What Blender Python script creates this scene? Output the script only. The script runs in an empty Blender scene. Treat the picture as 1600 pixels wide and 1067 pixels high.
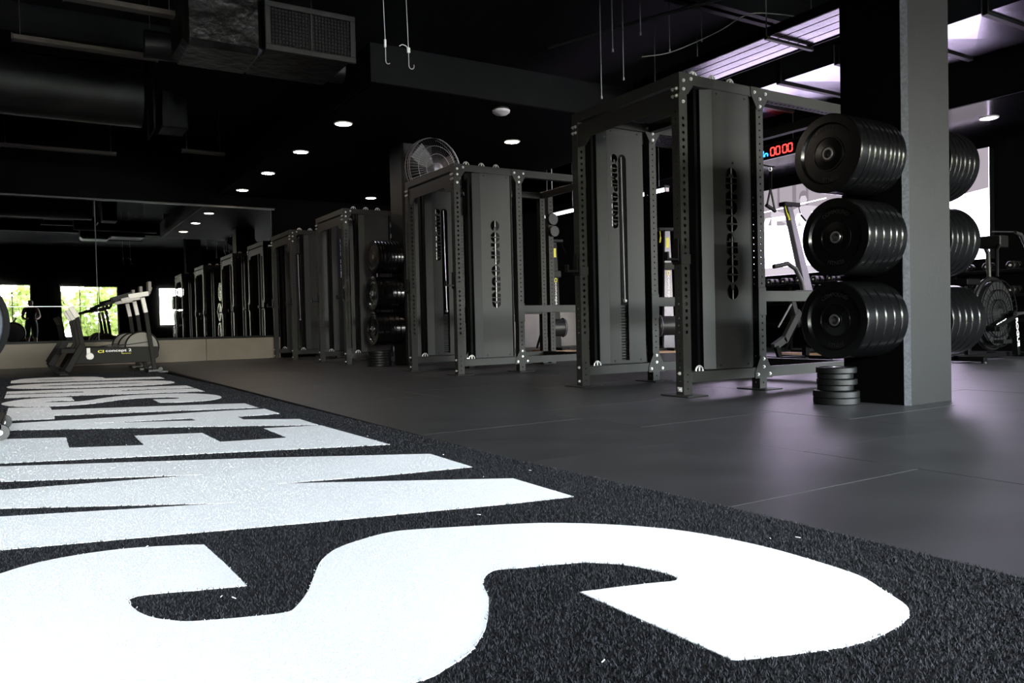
import bpy, bmesh, math, random
import numpy as np
from mathutils import Vector, Matrix
from mathutils.geometry import tessellate_polygon
random.seed(7); rng = np.random.default_rng(7)
sc = bpy.context.scene
COL = sc.collection
PI = math.pi

# ------------------------------------------------------------------ camera
CAM_H = .535
F_PX, YAW, PITCH, ROLL = 1221.34, .55235, .02211, .02288
Fv = Vector((math.sin(YAW)*math.cos(PITCH), math.cos(YAW)*math.cos(PITCH), -math.sin(PITCH)))
Rv = Vector((math.cos(YAW), -math.sin(YAW), 0)); Uv = Rv.cross(Fv)
c_, s_ = math.cos(ROLL), math.sin(ROLL)
R2 = Rv*c_ - Uv*s_; U2 = Rv*s_ + Uv*c_
cd = bpy.data.cameras.new('camera'); cam = bpy.data.objects.new('camera', cd); COL.objects.link(cam)
cd.sensor_width = 36; cd.lens = F_PX*36/1600; cd.clip_start = .05; cd.clip_end = 200
m = Matrix((R2, U2, -Fv)).transposed().to_4x4(); m.translation = (0, 0, CAM_H)
cam.matrix_world = m; sc.camera = cam

# ------------------------------------------------------------------ world, exposure
sc.view_settings.view_transform = 'Standard'; sc.view_settings.look = 'None'
sc.view_settings.gamma = 1; sc.view_settings.exposure = 0.0; sc.view_settings.use_curve_mapping = False
w = bpy.data.worlds.new('daylight'); sc.world = w; w.use_nodes = True
nt = w.node_tree; bg = nt.nodes['Background']
sky = nt.nodes.new('ShaderNodeTexSky'); sky.sky_type = 'NISHITA'; sky.sun_disc = False
sky.sun_elevation = math.radians(48); sky.sun_rotation = math.radians(200); sky.dust_density = 3.0
mixw = nt.nodes.new('ShaderNodeMix'); mixw.data_type = 'RGBA'; mixw.inputs[0].default_value = .88
nt.links.new(sky.outputs[0], mixw.inputs[6]); mixw.inputs[7].default_value = (.95, .97, 1.0, 1)
nt.links.new(mixw.outputs[2], bg.inputs[0]); bg.inputs[1].default_value = 116.0
cy = sc.cycles
cy.use_denoising = True; cy.max_bounces = 8; cy.diffuse_bounces = 4; cy.glossy_bounces = 5
cy.transmission_bounces = 6; cy.sample_clamp_indirect = 6.0; cy.caustics_reflective = False; cy.caustics_refractive = False

# ------------------------------------------------------------------ materials
MATS = {}
def mat(name, col, rough=.5, metal=0, emit=None, es=0, spec=.5, ior=None, alpha=None, noise=None, bump=None, coat=0, trans=0):
    if name in MATS: return MATS[name]
    M = bpy.data.materials.new(name); M.use_nodes = True; t = M.node_tree; b = t.nodes['Principled BSDF']
    b.inputs['Base Color'].default_value = (*col, 1); b.inputs['Roughness'].default_value = rough
    b.inputs['Metallic'].default_value = metal; b.inputs['Specular IOR Level'].default_value = spec
    if ior: b.inputs['IOR'].default_value = ior
    if coat: b.inputs['Coat Weight'].default_value = coat; b.inputs['Coat Roughness'].default_value = .1
    if trans: b.inputs['Transmission Weight'].default_value = trans
    if alpha is not None: b.inputs['Alpha'].default_value = alpha
    if emit: b.inputs['Emission Color'].default_value = (*emit, 1); b.inputs['Emission Strength'].default_value = es
    tc = None
    if noise:   # (scale, detail, lo, hi): colour varied by noise
        tc = t.nodes.new('ShaderNodeTexCoord'); n = t.nodes.new('ShaderNodeTexNoise')
        n.inputs['Scale'].default_value = noise[0]; n.inputs['Detail'].default_value = noise[1]
        t.links.new(tc.outputs['Object'], n.inputs['Vector'])
        r = t.nodes.new('ShaderNodeValToRGB'); r.color_ramp.elements[0].position = .3; r.color_ramp.elements[1].position = .72
        r.color_ramp.elements[0].color = (*[c*noise[2] for c in col], 1); r.color_ramp.elements[1].color = (*[min(1, c*noise[3]) for c in col], 1)
        t.links.new(n.outputs['Fac'], r.inputs['Fac']); t.links.new(r.outputs['Color'], b.inputs['Base Color'])
    if bump:    # (scale, strength, distance)
        tc = tc or t.nodes.new('ShaderNodeTexCoord'); n = t.nodes.new('ShaderNodeTexNoise'); n.inputs['Scale'].default_value = bump[0]
        n.inputs['Detail'].default_value = 4; t.links.new(tc.outputs['Object'], n.inputs['Vector'])
        bp = t.nodes.new('ShaderNodeBump'); bp.inputs['Strength'].default_value = bump[1]; bp.inputs['Distance'].default_value = bump[2]
        t.links.new(n.outputs['Fac'], bp.inputs['Height']); t.links.new(bp.outputs['Normal'], b.inputs['Normal'])
    MATS[name] = M; return M
RUB = mat('rubber_floor', (.031, .0305, .0325), .42, spec=.45, noise=(3.0, 6, .72, 1.3), bump=(260, .25, .002))
TURFK = mat('black_turf', (.010, .0104, .0125), .85, spec=.2, noise=(160, 3, .45, 1.7), bump=(300, .8, .006))
TURFW = mat('white_turf', (.86, .87, .90), .8, spec=.2, noise=(220, 3, .93, 1.05), bump=(300, .4, .004))
FIBK = mat('black_fibre', (.014, .0147, .0178), .7, spec=.15, noise=(90, 2, .4, 1.9))
FIBW = mat('white_fibre', (.88, .89, .92), .7, spec=.2)
BLKP = mat('black_paint', (.001, .001, .0011), .8, spec=.03, bump=(30, .15, .004))
CEIL = mat('black_gloss_paint', (.004, .004, .005), .15, ior=2.0, spec=.5)
DECK = mat('deck_gloss', (.02, .02, .022), .12, spec=1.0, coat=.6, bump=(4, .03, .01))
PILL = mat('pillar_paint', (.0047, .0046, .0040), .5, spec=.2, noise=(7, 6, .8, 1.2), bump=(40, .25, .003))
CONC = mat('bare_concrete', (.045, .048, .056), .9, noise=(60, 5, .6, 1.3), bump=(80, .6, .004))
GUN = mat('gunmetal_paint', (.0190, .0187, .0166), .52, spec=.28, bump=(500, .06, .0004))
GUND = mat('dark_frame_paint', (.0009, .0009, .001), .6, spec=.08)
BLK = mat('black_plastic', (.0025, .0025, .0025), .5, spec=.2)
RBR = mat('black_rubber', (.0018, .0018, .0019), .2, spec=.42, bump=(120, .08, .0005))
RBD = mat('dull_rubber', (.003, .003, .003), .5, spec=.25)
CHR = mat('zinc_plated', (.62, .62, .60), .38, .55)
STL = mat('steel', (.45, .45, .46), .32, 1)
SILV = mat('silver_rod', (.55, .55, .53), .3, .7)
WHT = mat('white_plastic', (.74, .70, .66), .45)
LABEL = mat('white_label', (.85, .85, .85), .6)
MDF = mat('off_white_board', (.26, .225, .18), .7, noise=(3, 5, .9, 1.08))
MIRR = mat('mirror_glass', (.32, .32, .32), .01, 1)
GREY = mat('grey_metal', (.018, .018, .018), .45, .2)
GRYL = mat('grey_disc', (.13, .115, .095), .55)
GRYB = mat('blue_grey_disc', (.05, .058, .07), .5)
FOIL = mat('black_foil', (.0022, .0019, .0016), .4, 0, spec=.3, bump=(7, .7, .04))
DUCT = mat('black_duct', (.003, .0027, .0025), .5, .0, spec=.25, bump=(3, .2, .02))
BATT = mat('batten_enamel', (.05, .04, .034), .6, spec=.2)
WOOD = mat('pale_wood', (.48, .30, .19), .6, noise=(8, 4, .8, 1.1))
YEL = mat('yellow_print', (.75, .68, .04), .5)
PRINT = mat('white_print', (.8, .8, .8), .5)
LILA = mat('pale_grey_alloy', (.16, .15, .18), .42, .3)
GLASS = bpy.data.materials.new('window_glass'); GLASS.use_nodes = True
_t = GLASS.node_tree; _t.nodes.remove(_t.nodes['Principled BSDF']); _mx = _t.nodes.new('ShaderNodeMixShader'); _tr = _t.nodes.new('ShaderNodeBsdfTransparent'); _gl = _t.nodes.new('ShaderNodeBsdfGlossy')
_mx.inputs[0].default_value = .06; _gl.inputs['Roughness'].default_value = .02; _tr.inputs[0].default_value = (.95, .97, .96, 1)
_t.links.new(_tr.outputs[0], _mx.inputs[1]); _t.links.new(_gl.outputs[0], _mx.inputs[2]); _t.links.new(_mx.outputs[0], _t.nodes['Material Output'].inputs[0])
FRAMEW = mat('window_frame', (.02, .02, .02), .5)
LWARM = mat('warm_diffuser', (1, .9, .8), .5, emit=(1, .80, .62), es=100)
LCOOL = mat('cool_diffuser', (.9, .9, 1), .5, emit=(.86, .88, 1), es=90)
LTUBE = mat('tube_lamp', (1, 1, 1), .5, emit=(.93, .95, 1), es=9)
DOME = mat('white_dome', (.75, .70, .72), .4)
SKIN = mat('skin', (.32, .16, .10), .55); CLOTH = mat('dark_cloth', (.012, .012, .014), .9); HAIR = mat('dark_hair', (.01, .008, .006), .7)
LEAF = mat('leaf_green', (.34, .42, .12), .6, noise=(20, 2, .5, 1.4)); SOIL = mat('pale_paving', (.42, .40, .37), .8, noise=(5, 4, .8, 1.1))
RED = mat('red_led', (.02, 0, 0), .5, emit=(1, .035, .03), es=4.5); BLU = mat('blue_led', (0, 0, .02), .5, emit=(.03, .35, 1), es=4)
SCRW = mat('screen_white', (.02, .02, .02), .4, emit=(.84, .70, 1), es=11)
SCRG = mat('screen_lilac', (.02, .02, .02), .4, emit=(.60, .53, .60), es=.72)
SCRD = mat('screen_shadow', (.02, .02, .02), .4, emit=(.42, .36, .42), es=.62)
SCRM = mat('screen_pale', (.02, .02, .02), .4, emit=(.80, .73, .82), es=.9)

# ------------------------------------------------------------------ helpers
class MB:
    def __init__(s): s.v = []; s.f = []
    def add(s, vs, fs):
        b = len(s.v); s.v += [tuple(v) for v in vs]; s.f += [tuple(i+b for i in f) for f in fs]; return s
    def box(s, x0, x1, y0, y1, z0, z1):
        return s.add([(x0,y0,z0),(x1,y0,z0),(x1,y1,z0),(x0,y1,z0),(x0,y0,z1),(x1,y0,z1),(x1,y1,z1),(x0,y1,z1)],
                     [(0,3,2,1),(4,5,6,7),(0,1,5,4),(1,2,6,5),(2,3,7,6),(3,0,4,7)])
    def cyl(s, p0, p1, r, n=12, r1=None, cap=True):
        p0, p1 = Vector(p0), Vector(p1); r1 = r if r1 is None else r1
        d = (p1-p0).normalized(); a = d.orthogonal().normalized(); b = d.cross(a)
        vs = []
        for p, q in ((p0, r), (p1, r1)):
            for i in range(n):
                t = 2*PI*i/n; vs.append(p + a*math.cos(t)*q + b*math.sin(t)*q)
        fs = [(i, (i+1) % n, n+(i+1) % n, n+i) for i in range(n)]
        if cap: fs += [tuple(range(n))[::-1], tuple(range(n, 2*n))]
        return s.add(vs, fs)
    def tube(s, pts, r, n=8):
        pts = [Vector(p) for p in pts]; vs = []; a = None
        for i, p in enumerate(pts):
            d = (pts[min(i+1, len(pts)-1)] - pts[max(i-1, 0)]).normalized()
            if a is None: a = d.orthogonal().normalized()
            a = (a - d*a.dot(d)).normalized(); b = d.cross(a)
            rr = r[i] if isinstance(r, (list, tuple)) else r
            for k in range(n):
                t = 2*PI*k/n; vs.append(p + a*math.cos(t)*rr + b*math.sin(t)*rr)
        fs = [(i*n+k, i*n+(k+1) % n, (i+1)*n+(k+1) % n, (i+1)*n+k) for i in range(len(pts)-1) for k in range(n)]
        fs += [tuple(range(n))[::-1], tuple(range((len(pts)-1)*n, len(pts)*n))]
        return s.add(vs, fs)
    def bar(s, p0, p1, wx, wy, up=(0, 0, 1)):      # rectangular bar from p0 to p1
        p0, p1 = Vector(p0), Vector(p1); d = (p1-p0).normalized(); u = Vector(up)
        if abs(d.dot(u)) > .98: u = Vector((1, 0, 0))
        a = d.cross(u).normalized()*wx/2; b = d.cross(a).normalized()*wy/2
        vs = [p+i*a+j*b for p in (p0, p1) for i, j in ((-1,-1),(1,-1),(1,1),(-1,1))]
        return s.add(vs, [(0,3,2,1),(4,5,6,7),(0,1,5,4),(1,2,6,5),(2,3,7,6),(3,0,4,7)])
    def lathe(s, prof, o, ax, n=32):               # prof: (radius, height along ax)
        o, ax = Vector(o), Vector(ax).normalized(); a = ax.orthogonal().normalized(); b = ax.cross(a); vs = []
        for r, hh in prof:
            for k in range(n):
                t = 2*PI*k/n; vs.append(o + ax*hh + (a*math.cos(t)+b*math.sin(t))*r)
        fs = [(i*n+k, i*n+(k+1) % n, (i+1)*n+(k+1) % n, (i+1)*n+k) for i in range(len(prof)-1) for k in range(n)]
        return s.add(vs, fs)
    def plate(s, outer, holes, fr, t):             # flat plate of thickness t in frame fr=(origin,u,v); extruded along -n
        o, u, v = [Vector(q) for q in fr]; n = u.cross(v).normalized()
        loops = [outer] + holes
        tri = tessellate_polygon([[Vector((p[0], p[1], 0)) for p in l] for l in loops])
        P2 = [p for l in loops for p in l]; N = len(P2)
        vs = [o + u*p[0] + v*p[1] for p in P2] + [o + u*p[0] + v*p[1] - n*t for p in P2]
        fs = [tuple(q) for q in tri] + [tuple(i+N for i in q)[::-1] for q in tri]
        b = 0
        for l in loops:
            k = len(l)
            fs += [(b+i, b+(i+1) % k, N+b+(i+1) % k, N+b+i) for i in range(k)]; b += k
        return s.add(vs, fs)
    def torus(s, o, ax, R, r, n=24, k=8, a0=0, a1=2*PI, up=None):
        o, ax = Vector(o), Vector(ax).normalized()
        a = (Vector(up) - ax*ax.dot(Vector(up))).normalized() if up else ax.orthogonal().normalized(); b = ax.cross(a)
        full = abs(a1-a0) > 6.28
        return s.tube([o + (a*math.cos(a0+(a1-a0)*i/n) + b*math.sin(a0+(a1-a0)*i/n))*R for i in range(n+1)], r, k)
    def xf(s, M):
        s.v = [tuple(M @ Vector(v)) for v in s.v]; return s
    def mesh(s, name, bevel=0, smooth=True):
        me = bpy.data.meshes.new(name); me.from_pydata(s.v, [], s.f); me.update()
        bm = bmesh.new(); bm.from_mesh(me)
        bmesh.ops.recalc_face_normals(bm, faces=bm.faces)
        if bevel:
            bmesh.ops.bevel(bm, geom=[e for e in bm.edges if len(e.link_faces) == 2 and e.calc_face_angle(0) > .5], offset=bevel, segments=1, affect='EDGES', clamp_overlap=True)
        bm.to_mesh(me); bm.free()
        if smooth:
            me.polygons.foreach_set('use_smooth', [True]*len(me.polygons)); me.set_sharp_from_angle(angle=.6)
        return me
    def build(s, name, m, parent=None, bevel=0, loc=(0, 0, 0)):
        return obj(name, s.mesh(name, bevel), m, parent, loc)
def obj(name, me, m, parent=None, loc=(0, 0, 0), rot=(0, 0, 0)):
    o = bpy.data.objects.new(name, me); COL.objects.link(o)
    if m is not None and not me.materials: me.materials.append(m)
    o.location = loc; o.rotation_euler = rot
    if parent: o.parent = parent
    return o
def thing(name, label, cat, loc=(0, 0, 0), rz=0, group=None):
    o = bpy.data.objects.new(name, None); COL.objects.link(o); o.location = loc; o.rotation_euler = (0, 0, rz)
    o.empty_display_size = .1
    return tag(o, label, cat, group)
def tag(o, label, cat, group=None):
    o['label'] = label; o['category'] = cat
    if group: o['group'] = group
    return o
def struct(o, label=None):
    o['kind'] = 'structure'
    if label: o['label'] = label
    return o
def dup(root, loc, rz=0, label=None, group=None):
    def cp(o, par):
        c = o.copy(); COL.objects.link(c); c.parent = par
        for ch in o.children: cp(ch, c)
        return c
    r = cp(root, None); r.location = loc; r.rotation_euler = (0, 0, rz)
    if label: r['label'] = label
    if group: r['group'] = group
    return r
def text2d(s, size, offset=0.0):
    cu = bpy.data.curves.new('t', 'FONT'); cu.body = s; cu.size = size; cu.offset = offset; cu.resolution_u = 3
    o = bpy.data.objects.new('t', cu); COL.objects.link(o); bpy.context.view_layer.update()
    me = bpy.data.meshes.new_from_object(o.evaluated_get(bpy.context.evaluated_depsgraph_get()))
    vs = [(v.co.x, v.co.y) for v in me.vertices]; fs = [tuple(p.vertices) for p in me.polygons]
    bpy.data.objects.remove(o); bpy.data.curves.remove(cu); bpy.data.meshes.remove(me)
    x0 = min(v[0] for v in vs); x1 = max(v[0] for v in vs); y0 = min(v[1] for v in vs); y1 = max(v[1] for v in vs)
    return [((x-x0), (y-y0)) for x, y in vs], fs, x1-x0, y1-y0
def text_on(name, s, fr, length, m, parent, height=None, offset=0.0):   # text along u from origin, scaled to length
    vs, fs, L, Hh = text2d(s, 1.0, offset); k = length/L; kh = (height/Hh) if height else k
    o, u, v = [Vector(q) for q in fr]
    b = MB(); b.add([o + u*(x*k) + v*(y*kh) for x, y in vs], fs)
    me = bpy.data.meshes.new(name); me.from_pydata(b.v, [], b.f); me.update()
    return obj(name, me, m, parent)

# ------------------------------------------------------------------ the setting
XW, YM, YB, XL, HC, HD = 11.6, 15.17, -5.0, -4.0, 3.05, 4.0
fl = struct(MB().box(XL-.3, XW+.3, YB-.3, YM+.4, -.3, -.022).build('floor', BLKP))
# rubber mats, one object each, tight joints
tiles = {}
def mat_tile(x0, x1, y0, y1):
    key = (round(x1-x0, 3), round(y1-y0, 3))
    if key not in tiles:
        tiles[key] = MB().box(.0008, key[0]-.0008, .0008, key[1]-.0008, -.0215, 0).mesh('rubber_mat', .0012); tiles[key].materials.append(RUB)
    o = obj('rubber_mat', tiles[key], None, fl, (x0, y0, random.uniform(-.0012, 0)))
XT, PX, PY = 1.62, 1.0, .972
ci = 0; x = XT
while x < XW-.01:
    x1 = min(x+PX, XW); off = 1.57 if ci % 2 == 0 else 2.05
    y = off - PY*7
    while y < YM:
        a, b = max(y, YB), min(y+PY, YM)
        if b-a > .05: mat_tile(x, x1, a, b)
        y += PY
    x = x1; ci += 1
y = 1.57-PY*7
while y < YM:                                  # mats on the far side of the turf
    for xa, xb in ((-1.42, -.42), (-2.42, -1.42), (-3.42, -2.42), (XL, -3.42)):
        a, b = max(y, YB), min(y+PY, YM)
        if b-a > .05: mat_tile(xa, xb, a, b)
    y += PY
# dark strip of floor under the turf ends
struct(MB().box(-.42, XT, 11.75, YM, -.02, -.001).build('trim_1', RUB))
struct(MB().box(-.42, XT, YB, -.6, -.02, -.001).build('trim_2', RUB))

def wall(name, *b, m=BLKP): return struct(MB().box(*b).build(name, m))
wall('wall_left', XL-.2, XL, YB-.2, YM+.3, -.3, HD+.2)
wall('wall_right', XW, XW+.2, YB-.2, YM+.3, -.3, HD+.2)
wall('wall_far', XL, XW, YM+.002, YM+.3, -.3, HD+.2)
struct(MB().box(XL-.2, XW+.2, YB-.2, YM+.3, HD, HD+.2).build('ceiling', mat('matt_black', (.002, .002, .002), .9, spec=.1)))
# dropped ceiling with its bulkhead, beyond the second rack
struct(MB().box(3.07, 7.3, 7.62, YM, HC, HC+.02).build('trim_3', mat('satin_black', (.002, .002, .0022), .8, spec=.02)))
struct(MB().box(3.05, 7.32, 7.58, 7.62, HC, 3.45).build('trim_4', GUND))
struct(MB().box(3.05, 3.09, 7.62, YM, HC, 3.45).build('trim_5', GUND))
struct(MB().box(7.28, 7.32, 7.62, YM, HC, 3.45).build('trim_6', GUND))
struct(MB().box(9.71, XW, YB, YM, HC, HC+.02).build('trim_7', CEIL))
struct(MB().box(9.69, 9.73, YB, YM, HC, HD).build('trim_8', GUND))
# back wall with windows (seen in the mirror, far right one added to fill light)
WIN = [(-1.8, .10, .5, 2.5), (1.05, 3.1, .4, 2.45), (4.6, 6.6, .8, 2.4), (7.3, 9.3, .8, 2.5), (9.7, 11.4, .8, 2.5)]
wb = MB(); xs = XL
for a, b, z0, z1 in WIN:
    wb.box(xs, a, YB-.2, YB, -.3, HD).box(a, b, YB-.2, YB, -.3, z0).box(a, b, YB-.2, YB, z1, HD); xs = b
wb.box(xs, XW, YB-.2, YB, -.3, HD); struct(wb.build('wall_back', BLKP))
for i, (a, b, z0, z1) in enumerate(WIN):
    f = MB(); t = .05
    f.box(a, b, YB-.13, YB-.07, z0, z0+t).box(a, b, YB-.13, YB-.07, z1-t, z1).box(a, a+t, YB-.13, YB-.07, z0+t, z1-t).box(b-t, b, YB-.13, YB-.07, z0+t, z1-t)
    n = max(2, round((b-a)/.7))
    for k in range(1, n): xx = a+(b-a)*k/n; f.box(xx-.018, xx+.018, YB-.12, YB-.08, z0+t, z1-t)
    zm = z0+(z1-z0)*.62; 
    wf = struct(f.build('window_%d' % (i+1), FRAMEW))
    for k in range(n):
        MB().box(a+(b-a)*k/n+.019 if k else a+t, a+(b-a)*(k+1)/n-.019 if k < n-1 else b-t, YB-.103, YB-.099, z0+t, z1-t).build('pane', GLASS, wf)
    ld = bpy.data.lights.new('window_portal', 'AREA'); ld.shape = 'RECTANGLE'; ld.size = b-a; ld.size_y = z1-z0; ld.cycles.is_portal = True
    lo = bpy.data.objects.new('window_portal', ld); COL.objects.link(lo); lo.location = ((a+b)/2, YB-.25, (z0+z1)/2); lo.rotation_euler = (PI/2, 0, 0)
# outdoors: paving and shrubs
struct(MB().box(-14, 22, -24, YB-.2, -.3, -.03).build('ground_outside', SOIL))
def shrub(x, y, r, hgt, label):
    t = thing('shrub', label, 'shrub', (x, y, -.03), 0, 'shrubs outside the windows')
    MB().cyl((0, 0, 0), (0, 0, hgt*.5), .06, 8).build('stem', WOOD, t)
    n = 1500; c = rng.normal(size=(n, 3)); c /= np.linalg.norm(c, axis=1)[:, None]; c *= rng.uniform(.55, 1, (n, 1))**.5
    c = c*np.array([r, r, hgt*.45]) + np.array([0, 0, hgt*.55]); d1 = rng.normal(size=(n, 3))*.09; d2 = rng.normal(size=(n, 3))*.09
    v = np.concatenate([c-d1, c+d2, c+d1, c-d2]); idx = np.arange(n)
    me = bpy.data.meshes.new('foliage'); me.from_pydata(v.tolist(), [], np.stack([idx, idx+n, idx+2*n, idx+3*n], 1).tolist()); me.update()
    o = obj('foliage', me, LEAF, t); o['kind'] = 'stuff'
shrub(-3.4, -9, 1.2, 2.6, 'tall green shrub outside the leftmost reflected window')
shrub(.2, -10, 1.4, 2.8, 'bushy green shrub outside behind the training hall')
shrub(3.0, -11.5, 1.5, 2.9, 'round green shrub seen through the widest reflected window')

# ------------------------------------------------------------------ turf with lettering
EDG = [(1.69, -.6), (1.66, 1.55), (1.60, 2.6), (1.55, 5.5), (1.545, 7.7), (1.46, 10.7), (1.44, 11.75)]
turf = thing('turf_runner', 'black artificial turf strip with large white SWEATSHOP lettering', 'turf', (0, 0, 0))
turf_out = [(-.42, -.6)] + EDG + [(-.42, 11.75)]
MB().plate(turf_out, [], ((0, 0, .006), (1, 0, 0), (0, 1, 0)), .02).build('turf_base', TURFK, turf)
def smooth(pts, corners=()):
    out = []; n = len(pts); P = [Vector(p) for p in pts]
    for i in range(n):
        p1, p2 = P[i], P[(i+1) % n]; out.append(tuple(p1))
        p0 = P[i-1] if i not in corners else p1-(p2-p1); p3 = P[(i+2) % n] if (i+1) % n not in corners else p2+(p2-p1)
        if i in corners and (i+1) % n in corners: continue
        for t in (.25, .5, .75):
            out.append(tuple(.5*((2*p1)+(p2-p0)*t+(2*p0-5*p1+4*p2-p3)*t*t+(3*p1-p0-3*p2+p3)*t**3)))
    return out
S1 = [(.41,1.47),(.46,1.55),(.51,1.66),(.55,1.74),(.61,1.81),(.69,1.85),(.77,1.87),(.85,1.85),(1.07,1.75),(1.18,1.68),(1.29,1.57),(1.37,1.45),(1.41,1.33),(1.43,1.21),(1.43,1.09),(1.42,.98),(1.38,.90),(1.34,.83),(1.30,.80),(1.26,.787),(1.22,.78),(1.16,.775),(1.10,.78),(1.04,.797),(.98,.818),(.93,.838),(.91,.85),
      (.905,1.04),(.90,1.23),(1.04,1.19),(1.09,1.172),(1.11,1.18),(1.115,1.21),(1.105,1.26),(1.085,1.31),(1.05,1.352),(1.01,1.385),(.87,1.435),(.84,1.447),(.82,1.44),(.80,1.425),(.77,1.385),(.74,1.31),(.70,1.24),(.66,1.18),(.62,1.135),(.58,1.10),(.53,1.075),(.49,1.06),
      (.40,1.065),(.28,1.10),(.12,1.17),(.0,1.25),(-.10,1.36),(-.17,1.50),(-.195,1.65),(-.19,1.80),(-.16,1.93),(-.12,2.02),(-.07,2.07),(.0,2.115),(.09,2.13),(.19,2.118),(.30,2.07),(.35,2.04),(.36,1.85),(.365,1.66),(.29,1.685),(.21,1.715),(.17,1.725),(.15,1.71),(.15,1.67),(.16,1.62),(.175,1.58),(.20,1.545),(.24,1.51),(.34,1.47),(.385,1.458)]
cS1 = {S1.index(p) for p in ((.91,.85),(.905,1.04),(.90,1.23),(.35,2.04),(.36,1.85),(.365,1.66))}
W_ = [(1.39,2.92),(1.385,2.55),(1.06,2.60),(.70,2.70),(1.39,2.27),(1.39,1.92),(1.19,1.955),(.66,2.09),(.38,2.17),(-.08,2.30),(-.2,2.335),(-.2,2.765),(-.09,2.72),(.52,2.48),(-.09,2.85),(-.2,2.915),(-.2,3.215),(-.10,3.19),(.53,3.04),(-.11,3.38),(-.2,3.43),(-.2,3.815),(-.12,3.77),(.78,3.29)]
E_ = [(1.36,3.27),(.58,3.58),(-.12,3.865),(-.2,3.9),(-.18,4.78),(.14,4.60),(.14,4.17),(.44,4.02),(.44,4.42),(.745,4.29),(.755,3.885),(1.05,3.81),(1.05,4.26),(1.335,4.17)]
A_ = [(-.17,5.58),(1.07,5.38),(1.32,5.31),(1.32,4.93),(1.065,4.95),(1.06,4.77),(1.33,4.55),(1.33,4.20),(.74,4.61),(-.15,5.20)]
A_h = [(.30,5.21),(.82,5.05),(.82,4.92)]
T_ = [(-.15,6.78),(.11,6.62),(.115,6.36),(1.17,5.89),(1.305,5.82),(1.305,5.42),(.91,5.58),(.12,5.90),(.115,5.66),(-.15,5.79)]
S2 = [(.285,7.12),(.28,7.32),(.28,7.51),(.12,7.62),(-.03,7.61),(-.14,7.48),(-.205,7.28),(-.17,7.02),(-.07,6.82),(.06,6.71),(.22,6.66),(.37,6.68),(.49,6.78),(.62,6.90),(.74,6.94),(.93,6.84),(1.0,6.72),(.96,6.63),(.81,6.72),(.81,6.55),(.81,6.37),(.95,6.28),(1.12,6.27),(1.26,6.42),(1.29,6.72),(1.19,7.04),(.99,7.24),(.70,7.32),(.52,7.22),(.39,7.05),(.28,6.99),(.10,7.10),(.09,7.2)]
cS2 = {0, 1, 2, 18, 19, 20}
H_ = [(-.2,8.78),(1.29,8.20),(1.29,7.80),(.70,8.05),(.70,7.92),(1.29,7.68),(1.29,7.25),(-.2,7.88),(-.2,8.30),(.40,8.04),(.40,8.17),(-.2,8.43)]
def oval(cx, cy, rx, ry, sh, n=28, e=2.6):
    o = []
    for k in range(n):
        t = 2*PI*k/n; c, s = math.cos(t), math.sin(t); X = rx*math.copysign(abs(c)**(2/e), c); Y = ry*math.copysign(abs(s)**(2/e), s)
        o.append((cx+X, cy+Y-sh*X))
    return o
O_ = oval(.53, 9.22, .75, .52, .42); O_h = oval(.53, 9.22, .46, .10, .42)
P_ = [(-.2,10.28),(-.2,10.82),(-.1,11.15),(.11,11.24),(.45,11.06),(.65,10.86),(.73,10.6),(.74,10.35),(1.29,10.06),(1.29,9.64)]
P_h = [(.06,10.72),(.40,10.56),(.44,10.44),(.06,10.60)]
LET = [('S', smooth(S1, cS1), []), ('W', W_, []), ('E', E_, []), ('A', A_, [A_h]), ('T', T_, []), ('S', smooth(S2, cS2), []), ('H', H_, []), ('O', O_, [O_h]), ('P', P_, [P_h])]
for ch, out, hl in LET:
    o = MB().plate(out, hl, ((0, 0, .0085), (1, 0, 0), (0, 1, 0)), .002).build('letter', TURFW, turf); o['label'] = 'white turf letter ' + ch
def inside(px, py, poly):
    r = np.zeros(len(px), bool); n = len(poly)
    for i in range(n):
        x1, y1 = poly[i]; x2, y2 = poly[(i+1) % n]
        if y1 == y2: continue
        c = ((y1 > py) != (y2 > py)); r ^= c & (px < (x2-x1)*(py-y1)/(y2-y1)+x1)
    return r
zones = [(-.2, .5, 20000), (.5, 1.5, 130000), (1.5, 3.0, 130000), (3.0, 5.5, 60000), (5.5, 11.7, 50000)]
fx, fy, fs_ = [], [], []
for y0, y1, n in zones:
    a = rng.uniform(-.42, 1.69, n); b = rng.uniform(y0, y1, n); k = inside(a, b, turf_out); fx.append(a[k]); fy.append(b[k]); fs_.append(np.full(k.sum(), .0024 if y0 < 3 else (.005 if y0 < 5.5 else .008)))
fx, fy, fs_ = map(np.concatenate, (fx, fy, fs_))
wt = np.zeros(len(fx), bool)
jx = fx + rng.normal(0, .0025, len(fx)); jy = fy + rng.normal(0, .0025, len(fx))
for ch, out, hl in LET:
    k = inside(jx, jy, out)
    for q in hl: k &= ~inside(jx, jy, q)
    wt |= k
def fibres(name, sel, m, hgt):
    x, y, s = fx[sel], fy[sel], fs_[sel]; n = len(x); a = rng.uniform(0, PI, n); dx, dy = np.cos(a)*s/2, np.sin(a)*s/2
    z0 = np.full(n, .006); v = np.concatenate([np.stack([x-dx, y-dy, z0], 1), np.stack([x+dx, y+dy, z0], 1),
        np.stack([x+rng.normal(0, .0022, n), y+rng.normal(0, .0022, n), rng.uniform(*hgt, n)], 1)]); i = np.arange(n)
    me = bpy.data.meshes.new(name); me.vertices.add(3*n); me.vertices.foreach_set('co', v.ravel()); me.loops.add(3*n); me.polygons.add(n)
    me.loops.foreach_set('vertex_index', np.stack([i, i+n, i+2*n], 1).ravel()); me.polygons.foreach_set('loop_start', i*3); me.update(calc_edges=True)
    o = obj(name, me, m, turf); o['kind'] = 'stuff'; return o
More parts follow.
